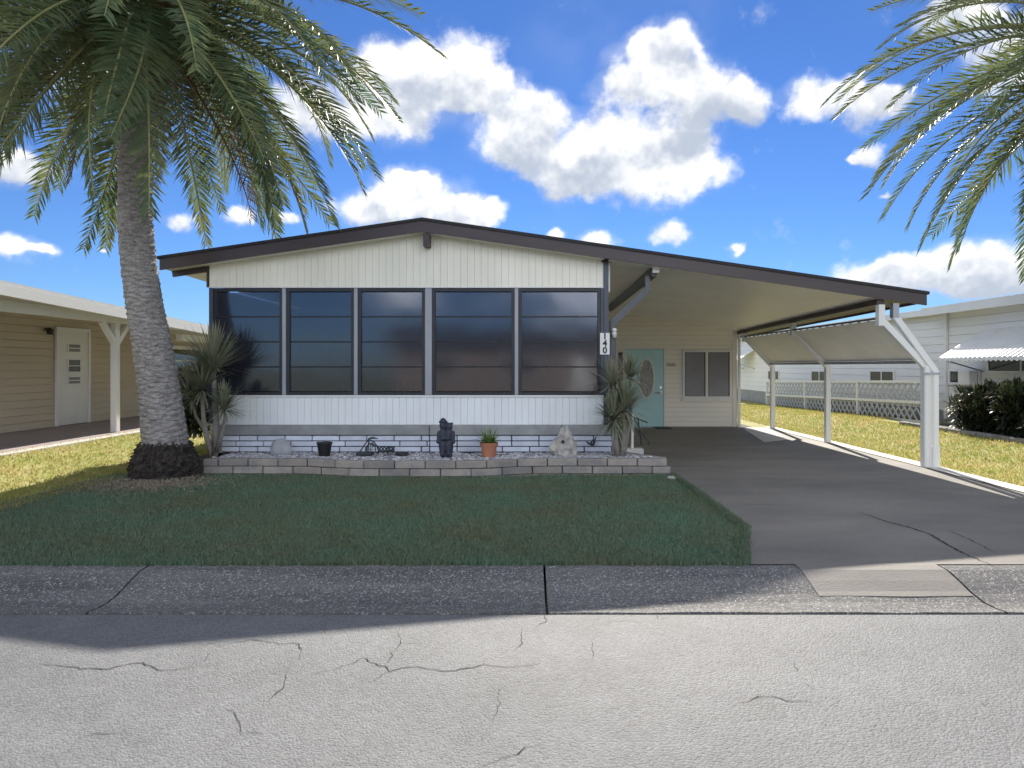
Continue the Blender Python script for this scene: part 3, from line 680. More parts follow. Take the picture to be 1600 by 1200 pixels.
# ------------------------------------------------------------------ carport side posts and awning
cp = thing('carport_awning', (6.15, 13, 0), 'white posts with bent struts carrying a slanted side awning along the driveway', 'awning')
YP = [9.95, 13.55, 16.55]; XK = 6.16; ZK = 1.57; XT, ZT = 5.46, 2.33
def beam_z(y): return rz(XT, y)-.17
MB().poly([(XT-.06, YR+.06, beam_z(YR)-.075), (XT+.06, YR+.06, beam_z(YR)-.075), (XT+.06, YB-.03, beam_z(YB)-.075), (XT-.06, YB-.03, beam_z(YB)-.075),
   (XT-.06, YR+.06, beam_z(YR)), (XT+.06, YR+.06, beam_z(YR)), (XT+.06, YB-.03, beam_z(YB)), (XT-.06, YB-.03, beam_z(YB))],
   [(0,3,2,1),(4,5,6,7),(0,1,5,4),(1,2,6,5),(2,3,7,6),(3,0,4,7)]).build('beam', MT['brown'], cp)
for i, y in enumerate(YP):
    wd = .12 if i == 0 else .10
    yc = y if i else y+.28
    pst = MB()
    pst.box(XK-.05, XK+.05, yc-wd/2, yc+wd/2, .0, ZK)
    p_ = pst.build('post', MT['wpaint'], cp, bevel=.006)
    for s_ in (-.028, .028): MB().box(XK+s_-.006, XK+s_+.006, yc-wd/2-.007, yc-wd/2-.0005, .01, ZK-.02).build('post_rib', MT['wpaint'], p_)
    MB().bar((XK+.005, yc, ZK-.03), (XT+.03, yc, ZT-.08), .085, .095).build('strut', MT['wpaint'], cp, bevel=.005)
    MB().box(XT-.045, XT+.05, yc-.05, yc+.05, ZT-.15, beam_z(yc)-.076).build('strut_head', MT['wpaint'], cp)
    if i == 0:
        ds = MB().box(XK+.075, XK+.165, yc-.08, yc+.03, .04, ZK-.06).build('downspout', MT['wpaint'], cp, bevel=.012)
        MB().bar((XK+.12, yc-.03, ZK-.09), (XT+.20, yc-.03, ZT+.0), .085, .1).build('downspout_run', MT['wpaint'], cp, bevel=.01)
        MB().box(XT+.16, XT+.25, yc-.08, yc+.02, ZT-.03, rz(XT+.2, yc)-.2).build('downspout_neck', MT['alum'], cp)
        MB().box(XK+.065, XK+.175, yc-.09, yc+.04, .0, .34).build('downspout_shoe', MT['wpaint'], cp, bevel=.012)
        MB().box(XK-.062, XK+.175, yc-.09, yc-.082, ZK-.14, ZK-.11).build('strap', MT['alum'], cp)
# awning pans: flat trays with a raised rib, running from the top rail to the low rail
up = Vector((XT+.0, 0, ZT-.07)); lo_ = Vector((XK-.07, 0, ZK+.08)); dirv = (lo_-up); nrm = Vector((-dirv.z, 0, dirv.x)).normalized()
if nrm.z < 0: nrm = -nrm
pans = []
for (ya, yb) in ((YP[0]+.36, YP[1]-.06), (YP[1]+.06, YP[2]-.06)):
    n_ = int(round((yb-ya)/.3)); wd = (yb-ya)/n_
    for i in range(n_):
        y = ya + i*wd
        m_ = MB()
        m_.prism([up+Vector((0, y+.002, 0)), up+Vector((0, y+wd-.002, 0)), lo_+Vector((0, y+wd-.002, 0)), lo_+Vector((0, y+.002, 0))], nrm*.008)
        m_.prism([up+Vector((0, y+.01, 0))+nrm*.0085, up+Vector((0, y+.06, 0))+nrm*.0085, lo_+Vector((0, y+.06, 0))+nrm*.0085, lo_+Vector((0, y+.01, 0))+nrm*.0085], nrm*.035)
        m_.build('awning_pan', MT['awn'] if 'awn' in MT else MT.setdefault('awn', mat('awning_pan_paint', (.84, .82, .76), .4, .08, 1.5)), cp)
    MB().bar((up.x-.02, ya, up.z+.035), (up.x-.02, yb, up.z+.035), .03, .03).build('top_rail', MT['slate2'], cp)
    MB().bar((lo_.x-.01, ya, lo_.z-.03), (lo_.x-.01, yb, lo_.z-.03), .04, .05).build('low_rail', MT['alum'], cp)
MB().box(5.41, 5.47, YB-.10, YB-.035, .01, 2.40).build('wall_post', MT['wpaint'], cp)

# ------------------------------------------------------------------ planter
plt = thing('planter_wall', (-1.2, 9.5, 0), 'low curving planter wall of beige slump blocks edging the gravel bed', 'planter')
def pf(x):      # front line of the planter
    return 9.55 - .24*sst(-3.3, -2.3, x)*sst(.25, -.85, x)
BL = .43; PX0, PX1 = -4.62, 2.10
core = MB(); xs = np.linspace(PX0+.03, PX1-.04, 70)
for x in xs: core.v += [(x, pf(x)+.06, -.05), (x, pf(x)+.06, .215), (x, pf(x)+.13, .215)]
core.f = [f for i in range(69) for f in ((3*i, 3*i+1, 3*i+4, 3*i+3), (3*i+1, 3*i+2, 3*i+5, 3*i+4))]
core.build('mortar_core', MT['mortar'], plt)
for r_, (za, zc) in enumerate(((-.085, .008), (.012, .118), (.122, .228))):
    x = PX0 - (BL/2 if r_ % 2 == 0 else 0) - (.1 if r_ == 0 else 0)
    while x < PX1:
        a = max(x, PX0); b = min(x+BL, PX1)
        if b-a > .06:
            ya, yb = pf(a), pf(b); ang = math.atan2(yb-ya, b-a); mx = (a+b)/2; my = (ya+yb)/2
            L_ = math.hypot(b-a, yb-ya)
            o = block(plt, MT['pblock'], mx-L_/2+.006, mx+L_/2-.006, my, my+.14, za, zc-.004, rotz=ang, bev=.009)
            o.location = (mx - .07*math.sin(ang), my+.07*math.cos(ang)+random.uniform(-.006, .006), (za+zc)/2 + random.uniform(-.002, .002))
        x += BL
for r_, (za, zc) in enumerate(((.012, .118), (.122, .228))):   # return at the driveway end
    y = 9.70 + (.0 if r_ else -.0)
    a = Vector((2.03, 9.70)); b = Vector((1.50, 10.36)); n_ = 2
    for i in range(n_):
        c = a.lerp(b, (i+.5)/n_); L_ = (b-a).length/n_
        o = block(plt, MT['pblock'], c.x-L_/2+.006, c.x+L_/2-.006, c.y, c.y+.13, za, zc-.004, bev=.009)
        o.location = (c.x, c.y, (za+zc)/2); o.rotation_euler = (0, 0, math.atan2(b.y-a.y, b.x-a.x))
gb = MB(); xs = np.linspace(PX0+.05, 2.0, 60)
for x in xs:
    yb_ = YF-.0 if x < 1.4 else max(pf(x)+.2, YF - (x-1.4)*1.15)
    for t_ in np.linspace(0, 1, 6): gb.v.append((x, pf(x)+.1+(yb_-pf(x)-.1)*t_, .195+.012*mnoise.noise(Vector((x*5, t_*7, 0)))))
gb.f = [(i*6+j, i*6+j+1, (i+1)*6+j+1, (i+1)*6+j) for i in range(59) for j in range(5)]
o = gb.build('gravel_bed', MT['gravelbase'], smooth=True); o['kind'] = 'structure'
ico = bmesh.new(); bmesh.ops.create_icosphere(ico, subdivisions=1, radius=1); icv = np.array([v.co[:] for v in ico.verts]); icf = [[v.index for v in f.verts] for f in ico.faces]; ico.free()
gv = []; gf = []; cnt = 0
for i in range(5200):
    x = random.uniform(PX0+.1, 1.95); y0_ = pf(x)+.13; yb_ = YF-.05 if x < 1.4 else max(y0_+.02, YF - (x-1.4)*1.15-.03)
    y = random.uniform(y0_, yb_); s_ = random.uniform(.009, .022)*(1.5 if random.random() < .1 else 1)
    A = (icv * (1+np.random.uniform(-.25, .25, (len(icv), 1)))) * np.array([s_*random.uniform(.9, 1.6), s_*random.uniform(.9, 1.5), s_*.7])
    an = random.uniform(0, 6.28); c_, q_ = math.cos(an), math.sin(an)
    Bv = A.copy(); Bv[:, 0] = A[:, 0]*c_-A[:, 1]*q_; Bv[:, 1] = A[:, 0]*q_+A[:, 1]*c_
    Bv += np.array([x, y, .205+random.uniform(0, .012)]); n0 = len(gv)
    gv += [tuple(p) for p in Bv]; gf += [tuple(k_+n0 for k_ in f) for f in icf]
mb = MB(); mb.v = gv; mb.f = gf
tag(mb.build('gravel', MT['gravel']), 'loose grey and white gravel filling the planter bed', 'gravel', kind='stuff')

# ------------------------------------------------------------------ things on the gravel
GZ = .215
def rockmesh(name, sx, sy, sz, seed, amp=.25, taper=0, sub=4, fr=2.0):
    bm = bmesh.new(); bmesh.ops.create_icosphere(bm, subdivisions=sub, radius=1)
    for v in bm.verts:
        p = v.co.copy(); d = 1 + amp*mnoise.fractal(p*fr+Vector((seed, 0, 0)), 1.0, 2.0, 5)
        p *= d; tz = 1 - taper*max(0, p.z*.5+.5)
        v.co = Vector((p.x*sx*tz, p.y*sy*tz, p.z*sz))
    for f in bm.faces: f.smooth = False
    me = bpy.data.meshes.new(name); bm.to_mesh(me); bm.free(); return me
p = P(437, 700, 10.05)
tag(addobj('boulder', rockmesh('boulder', .19, .10, .15, 3, .14, .25, 4, 1.4), MT['rock2'], loc=(p.x, 10.1, GZ+.10)), 'smooth rounded grey boulder leaning against the white block wall', 'rock')
p = P(882, 700, 10.0)
rk = addobj('rock', rockmesh('rock', .25, .16, .27, 11, .3, .62, 4, 2.2), MT['rock'], loc=(p.x, 9.98, GZ+.16)); tag(rk, 'pale craggy peaked limestone rock with a dark hole', 'rock')
hol = addobj('hole', rockmesh('hole', .026, .02, .026, 5, .2, 0, 2), MT['black'], rk, loc=(p.x-.03, 9.842, GZ+.225))
p = P(507, 702, 9.95)
bk_ = thing('bucket', (p.x, 9.95, GZ), 'small black plastic bucket on the gravel left of the bicycle ornament', 'bucket')
MB().lathe([(0, 0), (.082, 0), (.108, .185), (.116, .186), (.116, .205), (.10, .205), (.085, .17), (0, .165)], (p.x, 9.95, GZ), 20).build('bucket_body', MT['black'], bk_, smooth=False)
# tricycle ornament
tri = thing('bicycle_planter', (P(595, 700, 10).x, 10.0, GZ), 'dark wire bicycle plant stand with lattice basket', 'ornament')
def T(px, py, d=10.0): return P(px, py, d)
def ringv(c, r_, n=24): return [c+Vector((r_*math.cos(2*math.pi*i/n), 0, r_*math.sin(2*math.pi*i/n))) for i in range(n+1)]
fr_ = MB(); rr = .009
fr_.tube([T(562, 706), T(569, 696), T(575, 688)], rr, 6); fr_.tube([T(576, 684.5), T(575, 707)], rr, 6)
fr_.tube([T(577, 687), T(584, 690), T(589, 697), T(592, 706)], rr, 6); fr_.tube([T(576, 692), T(582, 693), T(588, 697)], rr*.8, 6)
fr_.tube([T(592, 706), T(622, 706), T(640, 706)], rr, 6); fr_.tube([T(588, 697), T(598, 698)], rr, 6)
fr_.build('frame', MT['iron'], tri)
hb = MB(); hb.tube([T(577, 684.6), T(582, 683), T(586, 683.5)], rr*.9, 6); hb.tube([T(577, 685.5), T(584, 685), T(590, 685)], rr*.9, 6); hb.build('handlebar', MT['iron'], tri)
for c, r_ in ((T(579, 702), .075), (T(610, 704), .055)):
    wh = MB().tube(ringv(c, r_), .007, 6, False).build('wheel', MT['iron'], tri)
    sp_ = MB()
    for i in range(4):
        a = math.pi*i/4; e_ = Vector((r_*math.cos(a), 0, r_*math.sin(a))); sp_.tube([c-e_, c+e_], .003, 4)
    sp_.build('spokes', MT['iron'], wh)
bs = MB()
for dy in (-.09, .09):
    a, b = T(590, 697.5, 10+dy), T(617, 697.5, 10+dy); c, d = T(592, 705, 10+dy), T(614, 705, 10+dy)
    bs.tube([a, b, d, c, a], .008, 5)
    for i in range(5):
        t0, t1 = i/5, (i+1)/5
        bs.tube([a.lerp(b, t0), c.lerp(d, t1)], .008, 4); bs.tube([a.lerp(b, t1), c.lerp(d, t0)], .008, 4)
bs.build('basket', MT['iron'], tri)
MB().box(T(558, 0).x, T(583, 0).x, 9.9, 10.06, GZ+.005, GZ+.06).build('tray', MT['iron'], tri, bevel=.015, seg=2)
tag(addobj('rock', rockmesh('dark_rock', .10, .07, .03, 21, .3), MT['iron'], loc=(T(629, 0).x, 9.95, GZ+.03)), 'flat dark lump on the gravel right of the bicycle ornament', 'rock')
# statue of two bear cubs hugging, seen from behind: one continuous skin
def blobmesh(name, parts, voxel=.011):
    bm = bmesh.new()
    for (c, r_) in parts:
        r3 = r_ if hasattr(r_, '__len__') else (r_, r_, r_)
        bmesh.ops.create_uvsphere(bm, u_segments=16, v_segments=12, radius=1, matrix=Matrix.Translation(c) @ Matrix.Diagonal((*r3, 1)))
    me = bpy.data.meshes.new(name); bm.to_mesh(me); bm.free(); return me
bears = []
for sx, hz, hat in ((-1, .465, True), (1, .445, False)):
    cx_ = sx*.052
    bears += [(Vector((cx_, 0, .17)), (.075, .08, .15)), (Vector((cx_, 0, .30)), (.068, .072, .10)), (Vector((cx_*1.0, -.005, hz-.04)), (.062, .065, .06)),
              (Vector((cx_*1.35, -.005, .03)), (.042, .06, .035)), (Vector((cx_*.5, 0, .04)), (.035, .05, .05)), (Vector((cx_*1.2, 0, .10)), (.055, .06, .09)),
              (Vector((cx_+.05*sx, 0, hz+.005)), (.022, .014, .022)), (Vector((cx_-.04*sx, 0, hz+.012)), (.022, .014, .022)),
              (Vector((cx_+.075*sx, -.01, .28)), (.034, .04, .08)), (Vector((cx_+.085*sx, -.03, .22)), (.03, .05, .035)), (Vector((cx_, -.055, .055)), (.028, .028, .026)),
              (Vector((cx_-.02*sx, -.075, .26)), (.06, .028, .026))]
    if hat: bears += [(Vector((cx_, 0, hz+.012)), (.078, .07, .012)), (Vector((cx_, 0, hz+.03)), (.048, .048, .03))]
p = P(697, 712, 9.85)
bo = addobj('bear_statue', blobmesh('bear_statue', bears), MT['bear'], loc=(p.x, 9.85, GZ-.01)); bo.scale = (.86, 1.0, 1.12)
rm = bo.modifiers.new('skin', 'REMESH'); rm.mode = 'VOXEL'; rm.voxel_size = .008; rm.use_smooth_shade = True
sm = bo.modifiers.new('smooth', 'SMOOTH'); sm.iterations = 3
tag(bo, 'dark blue-black statue of two hugging bear cubs on the gravel', 'statue')
# terracotta pot with plant
p = P(764, 712, 9.85)
pot = thing('potted_plant', (p.x, 9.85, GZ), 'terracotta pot with a bright green strappy plant', 'potted plant')
MB().lathe([(0, 0), (.098, 0), (.118, .165), (.134, .166), (.137, .215), (.118, .215), (.115, .19), (0, .185)], (p.x, 9.85, GZ), 28).build('pot', MT['terra'], pot, smooth=False)
def blade(mb, o, d, L_, wd, droop, segs=4, fold=0):
    d = d.normalized(); side = d.cross(Vector((0, 0, 1)))
    if side.length < .01: side = Vector((1, 0, 0))
    side.normalize(); p = o.copy(); n0 = len(mb.v); t = d.copy()
    for i in range(segs+1):
        u = i/segs; wv = wd*(1-u**2.2)*(.55+.45*min(1, u*4))
        if i == segs: mb.v.append(tuple(p))
        else: mb.v += [tuple(p+side*wv), tuple(p-side*wv)]
        p = p + t*(L_/segs); t = (t + Vector((0, 0, -droop/segs))).normalized()
    for i in range(segs-1): mb.f.append((n0+2*i, n0+2*i+1, n0+2*i+3, n0+2*i+2))
    k_ = n0+2*(segs-1); mb.f.append((k_, k_+1, k_+2))
lv = MB()
for i in range(75):
    a = random.uniform(0, 6.28); e_ = R(random.uniform(25, 85))
    blade(lv, Vector((p.x+.05*math.cos(a), 9.85+.05*math.sin(a), GZ+.19)), Vector((math.cos(a)*math.cos(e_), math.sin(a)*math.cos(e_), math.sin(e_))), random.uniform(.16, .30), .011, random.uniform(.5, 1.6))
lv.build('foliage', MT['potleaf'], pot)
# iron bird ornament on the block wall
p = P(925, 690, 10.3)
bd = MB(); bd.tube([p+Vector((-.10, 0, .02)), p+Vector((-.06, 0, -.02)), p+Vector((0, 0, -.05)), p+Vector((.03, 0, -.03)), p+Vector((.05, 0, .05)), p+Vector((.075, 0, .08))], [.004, .012, .022, .018, .010, .004], 8)
bd.tube([p+Vector((-.02, 0, -.04)), p+Vector((.0, 0, .01)), p+Vector((.01, 0, .03))], [.012, .012, .003], 6)
tag(bd.build('bird_ornament', MT['iron'], smooth=True), 'small black iron bird on the white block wall beside the craggy rock', 'ornament')
# white pipe and step beside the downspout, dark folding stand
wp = thing('standpipe', (P(988, 690, 10.75).x, 10.75, 0), 'thin white pipe standing on a white block behind the spiky plant', 'pipe')
q = P(988, 690, 10.75)
MB().tube([(q.x, 10.75, .22), (q.x, 10.75, .78)], .022, 10).build('pipe', MT['wpaint'], wp)
MB().box(q.x-.22, q.x+.16, 10.6, 10.8, .0, .24).build('block', MT['conc'], wp, bevel=.01)
st = thing('folding_stand', (P(1000, 670, 10.9).x, 10.9, 0), 'dark folding stand leaning beside the carport corner', 'stand')
q = P(1000, 662, 10.9)
MB().bar(q+Vector((-.10, 0, .07)), q+Vector((.16, 0, -.34)), .02, .02).build('leg', MT['iron'], st); MB().bar(q+Vector((-.02, .1, .10)), q+Vector((.04, .1, -.36)), .02, .02).build('leg', MT['iron'], st)
MB().bar(q+Vector((-.16, .05, .12)), q+Vector((.12, .05, .02)), .16, .02).build('top', MT['iron'], st)
mt = MB().box(WB(1020), WB(1043), 16.45, 16.88, .014, .03).build('doormat', MT['black'], bevel=.006); tag(mt, 'small black doormat in front of the teal door', 'doormat')
sr = MB(); c = P(1052, 748, 9.25); c.z = .01; sr.tube([c+Vector((.07*math.cos(a*.4), .07*math.sin(a*.4), 0)) for a in range(17)], .012, 6, False); sr.lathe([(0, .0), (.02, .0), (.02, .02), (0, .02)], c, 10)
tag(sr.build('sprinkler_ring', MT['conc']), 'small grey sprinkler ring at the lawn corner by the planter', 'sprinkler')

# porch furniture behind the glass
def chair(x, y, a, label):
    t_ = thing('porch_chair', (x, y, .5), label, 'chair', 'white chairs on the porch')
    c_, s_ = math.cos(a), math.sin(a)
    def tr(m_):
        m_.v = [(x+u*c_-v*s_, y+u*s_+v*c_, .5+q) for u, v, q in m_.v]; return m_
    tr(MB().box(-.24, .24, -.24, .24, .42, .46)).build('seat', MT['wpaint'], t_)
    for u in (-.2, .2):
        for v in (-.2, .2): tr(MB().box(u-.02, u+.02, v-.02, v+.02, 0, .42)).build('leg', MT['wpaint'], t_)
    tr(MB().box(-.24, .24, .2, .24, .84, .92)).build('back_rail', MT['wpaint'], t_)
    for i in range(5): tr(MB().box(-.22+i*.1, -.18+i*.1, .205, .235, .46, .84)).build('back_slat', MT['wpaint'], t_)
chair(-2.75, 11.15, 2.9, 'left of the two white slat-back chairs behind the third window')
chair(-2.05, 11.2, 3.4, 'right of the two white slat-back chairs behind the third window')
tb = thing('porch_table', (-2.4, 11.8, .5), 'white round table behind the porch chairs', 'table')
MB().lathe([(0, .72), (.5, .72), (.5, .75), (0, .75)], (-2.4, 11.9, .5), 24).build('table_top', MT['wpaint'], tb); MB().lathe([(.2, 0), (.2, .03), (.04, .06), (.04, .72)], (-2.4, 11.9, .5), 12).build('pedestal', MT['wpaint'], tb)

# ------------------------------------------------------------------ palms
def frond_mesh(name, L_, th0, bend, seed, nl=76, lw=.0130):
    rnd = random.Random(seed); mb = MB(); n_ = 26; pts = [Vector((0, 0, 0))]; tans = []
    for i in range(n_):
        t = i/n_; th = R(th0 - bend*t**1.25); d = Vector((math.cos(th), .04*math.sin(t*5+seed), math.sin(th))).normalized(); tans.append(d); pts.append(pts[-1]+d*(L_/n_))
    tans.append(tans[-1])
    mb.tube(pts, [.028*(1-i/n_)**.8+.004 for i in range(n_+1)], 5)
    nr = len(mb.f)
    for i in range(nl):
        t = .10 + .90*(i+.5)/nl; f_ = t*n_; k_ = min(n_-1, int(f_)); p = pts[k_].lerp(pts[k_+1], f_-k_); T_ = tans[k_].normalized()
        S_ = T_.cross(Vector((0, 0, 1))); S_.normalize(); U_ = S_.cross(T_)
        ll = .56*min(1, .25+t*3.2)*(1-max(0, t-.55)/.45*.68)
        for sd in (-1, 1):
            if rnd.random() < .03: continue
            a = R(70 - 36*t + rnd.gauss(0, 7)); vup = .30 + rnd.gauss(0, .13)
            d = (T_*math.cos(a) + S_*sd*math.sin(a) + U_*vup*(1-.5*t)).normalized(); l2 = ll*rnd.uniform(.85, 1.1)
            wv = d.cross(U_).normalized()*lw + U_*lw*.5*sd; dr_ = Vector((0, 0, -1))*l2*rnd.uniform(.04, .26)
            m_ = p + d*l2*.5 + dr_*.22; e_ = p + d*l2 + dr_; n0 = len(mb.v)
            mb.v += [tuple(p+wv*.5), tuple(p-wv*.5), tuple(m_+wv), tuple(m_-wv), tuple(e_)]
            mb.f += [(n0, n0+1, n0+3, n0+2), (n0+2, n0+3, n0+4)]
    me = bpy.data.meshes.new(name); me.from_pydata(mb.v, [], mb.f); me.materials.append(MT['palm']); me.materials.append(MT['rachis'])
    me.polygons.foreach_set('material_index', [1 if i < nr else 0 for i in range(len(mb.f))]); me.update(); return me
LF = 4.35
SPEC = [(74, 62), (48, 72), (26, 70), (8, 62), (-16, 50), (-38, 38), (36, 76), (-2, 60), (16, 52)]
FR = [frond_mesh('frond', LF*(.93 if e > 60 or e < -30 else 1), e, b, i+1) for i, (e, b) in enumerate(SPEC)]
ELV = [e for e, b in SPEC]
MT['deadpalm'] = leafmat('dead_palm_leaflets', (.13, .10, .065), (.18, .14, .09), .2, .8, 3)
DEAD = [frond_mesh('frond', LF*.7, -52, 34, 21, 50, .010), frond_mesh('frond', LF*.62, -66, 22, 22, 46, .010)]
for d_ in DEAD: d_.materials[0] = MT['deadpalm']; d_.materials[1] = MT['boot']
def palm(label, trunk_pts, trunk_r, crown, base_mass, seed, nf=84, size=1.0):
    rnd = random.Random(seed)
    root = thing('palm_tree', trunk_pts[0], label, 'palm tree', 'date palms by the street')
    # resample the trunk finely so ring scars are geometry
    pts = [Vector(p) for p in trunk_pts]; fine = []; fr_ = []
    cum = [0]
    for a, b in zip(pts[:-1], pts[1:]): cum.append(cum[-1]+(b-a).length)
    tot = cum[-1]; n_ = int(tot/.022)
    for i in range(n_+1):
        s_ = tot*i/n_; k_ = max(j for j in range(len(cum)-1) if cum[j] <= s_+1e-6)
        u = (s_-cum[k_])/(cum[k_+1]-cum[k_]); p0 = pts[max(k_-1, 0)]; p1 = pts[k_]; p2 = pts[k_+1]; p3 = pts[min(k_+2, len(pts)-1)]
        p = .5*((2*p1)+(p2-p0)*u+(2*p0-5*p1+4*p2-p3)*u*u+(3*p1-p0-3*p2+p3)*u**3)
        fine.append(p); fr_.append(trunk_r[k_]*(1-u)+trunk_r[k_+1]*u)
    mb = MB(); NS = 56
    for i, (p, r_) in enumerate(zip(fine, fr_)):
        for k_ in range(NS):
            an = 2*math.pi*k_/NS; s_ = tot*i/n_
            row = (s_ + .035*math.sin(an*2+seed) + .02*mnoise.noise(Vector((math.cos(an)*2, math.sin(an)*2, s_*1.3))))/.075
            ph = row - math.floor(row); sh = math.floor(row)*.5
            cell = abs(((an/(2*math.pi)*11 + sh) % 1) - .5)*2
            d = .022*(1-ph)**1.3*(.45+.55*(1-cell)) + .012*mnoise.noise(Vector((math.cos(an)*6, math.sin(an)*6, s_*14)))
            rr_ = r_ - .012 + d
            mb.v.append((p.x+rr_*math.cos(an), p.y+rr_*math.sin(an), p.z))
    mb.f = [(i*NS+k_, i*NS+(k_+1) % NS, (i+1)*NS+(k_+1) % NS, (i+1)*NS+k_) for i in range(n_) for k_ in range(NS)]
    trunk = mb.build('trunk', MT['bark'], root)
    if base_mass:
        c, rx, h_ = base_mass; mb = MB(); NR = 26
        for i in range(NR+1):
            t = i/NR
            for k_ in range(64):
                an = 2*math.pi*k_/64
                r_ = rx*(1.08 - .22*t + .14*math.sin(min(1, t*1.1)*math.pi)) * (1 + .20*mnoise.fractal(Vector((math.cos(an)*3.5, math.sin(an)*3.5, t*5)), .8, 2, 6))
                if t > .93: r_ *= 1-(t-.93)*4
                if t < .15: r_ *= 1.12-.8*t
                mb.v.append((c.x+r_*math.cos(an), c.y+r_*math.sin(an), -.02+h_*t*(1+.08*mnoise.noise(Vector((math.cos(an), math.sin(an), 5))))))
        mb.f = [(i*64+k_, i*64+(k_+1) % 64, (i+1)*64+(k_+1) % 64, (i+1)*64+k_) for i in range(NR) for k_ in range(64)]
        rm_ = mb.build('root_mass', MT['trunkdark'], root)
        rb = MB()
        for i in range(420):
            an = rnd.uniform(0, 6.28); z0_ = h_*rnd.uniform(.12, 1.0); t = z0_/h_; r_ = rx*(1.0 - .2*t + .14*math.sin(min(1, t*1.1)*math.pi))
            o_ = Vector((c.x+r_*math.cos(an), c.y+r_*math.sin(an), z0_)); ln_ = rnd.uniform(.05, .16)
            q1 = o_+Vector((math.cos(an+rnd.gauss(0, .4))*.05, math.sin(an+rnd.gauss(0, .4))*.05, -ln_*.4)); q2 = o_+Vector((math.cos(an)*.04, math.sin(an)*.04, -ln_))
            rb.tube([o_, q1, q2], [.010, .009, .003], 4, False)
        rb.build('root_fringe', MT['trunkdark'], rm_)
    # crown: the ball of cut leaf bases carries the fronds
    cb = MB(); cc = Vector(crown)
    for i in range(90):
        a = i*2.39996; u = i/90; zz = -1.0+1.25*u; r_ = .30+.10*math.sin(u*math.pi)
        o_ = cc+Vector((math.cos(a)*r_*.8, math.sin(a)*r_*.8, zz)); d = Vector((math.cos(a), math.sin(a), .9+.5*u)).normalized()
        cb.bar(o_-d*.08, o_+d*.20, .085, .04, up=(math.cos(a), math.sin(a), -1))
    cb.lathe([(.27, -1.1), (.36, -.6), (.38, 0), (.2, .3), (0, .4)], cc, 16)
    crown_o = cb.build('crown', MT['boot'], root)
    for i in range(nf):
        u = (i+.5)/nf; elv = 74 - 128*u**.74; a = i*2.39996 + rnd.gauss(0, .12)
        elv += rnd.gauss(0, 5); v = min(range(len(FR)), key=lambda q: abs(ELV[q]-elv)+rnd.random()*6)
        o_ = cc+Vector((math.cos(a)*.2, math.sin(a)*.2, .22-.45*u))
        s_ = rnd.uniform(.86, 1.06)*size
        f = addobj('frond', FR[v], None, crown_o, loc=o_, rot=(rnd.gauss(0, .22), 0, 0), scale=(s_, s_, s_))
        f.rotation_euler = (Matrix.Rotation(a, 3, 'Z') @ Matrix.Rotation(R(ELV[v]-elv)*.8, 3, 'Y') @ Matrix.Rotation(rnd.gauss(0, .25), 3, 'X')).to_euler()
    for i in range(5):
        a = i*2.39996+1.1; o_ = cc+Vector((math.cos(a)*.25, math.sin(a)*.25, -.5)); s_ = rnd.uniform(.7, 1)*size
        f = addobj('frond', DEAD[i % 2], None, crown_o, loc=o_, scale=(s_, s_, s_)); f['label'] = 'dry brown hanging frond'
        f.rotation_euler = (Matrix.Rotation(a, 3, 'Z') @ Matrix.Rotation(rnd.gauss(0, .3), 3, 'X')).to_euler()
    return root
DT = 9.35
tp = [(262,748),(258,690),(250,620),(238,540),(225,470),(214,380),(211,300),(214,200),(220,100),(226,0),(230,-60)]
tr_ = [.33,.30,.275,.255,.238,.225,.216,.215,.218,.22,.22]
TP = [P(a, b, DT) for a, b in tp]; TP[0].z = -.05
cb_ = P(258, 745, DT)
palm('tall date palm with curved grey trunk on the front lawn at left', TP, tr_, P(230, -5, DT), (Vector((cb_.x, DT, 0)), .37, .52), 3, 118, .93)
X2 = 8.6; Y2 = 9.6
palm('date palm whose fronds reach in from the upper right corner', [(X2+.1, Y2, 0), (X2+.05, Y2, 2), (X2, Y2, 4), (X2, Y2, 5.9)], [.32, .29, .27, .27], (X2, Y2, 6.25), (Vector((X2+.1, Y2, 0)), .42, .5), 8, 84, .88)

# ------------------------------------------------------------------ spiky plants and shrubs
def rosette(mb, c, axis, n_, L_, wd, rnd, droop=.5, lo=-35):
    for i in range(n_):
        a = rnd.uniform(0, 6.283); e_ = R(lo + (88-lo)*rnd.random()**.9)
        d = Vector((math.cos(a)*math.cos(e_), math.sin(a)*math.cos(e_), math.sin(e_))) + axis*.25
        blade(mb, c+d.normalized()*.02, d, L_*rnd.uniform(.75, 1.1), wd, droop*rnd.uniform(.3, 1.3), 4)
def spiky(name, label, cat, base, stems, m, wd=.012, group=None):
    rnd = random.Random(len(label)); t_ = thing(name, base, label, cat, group)
    for pts, r_, rn, rl, lo in stems:
        MB().tube(pts, [r_*(1-.4*i/(len(pts)-1)) for i in range(len(pts))], 9).build('stem', MT['stem'], t_, smooth=True)
        mb = MB(); ax = (Vector(pts[-1])-Vector(pts[-2])).normalized(); rosette(mb, Vector(pts[-1]), ax, int(rn*1.9), rl*1.06, wd*1.35, rnd, .5, lo); mb.build('leaf_rosette', m, t_)
def Q(px, py, d): return tuple(P(px, py, d))
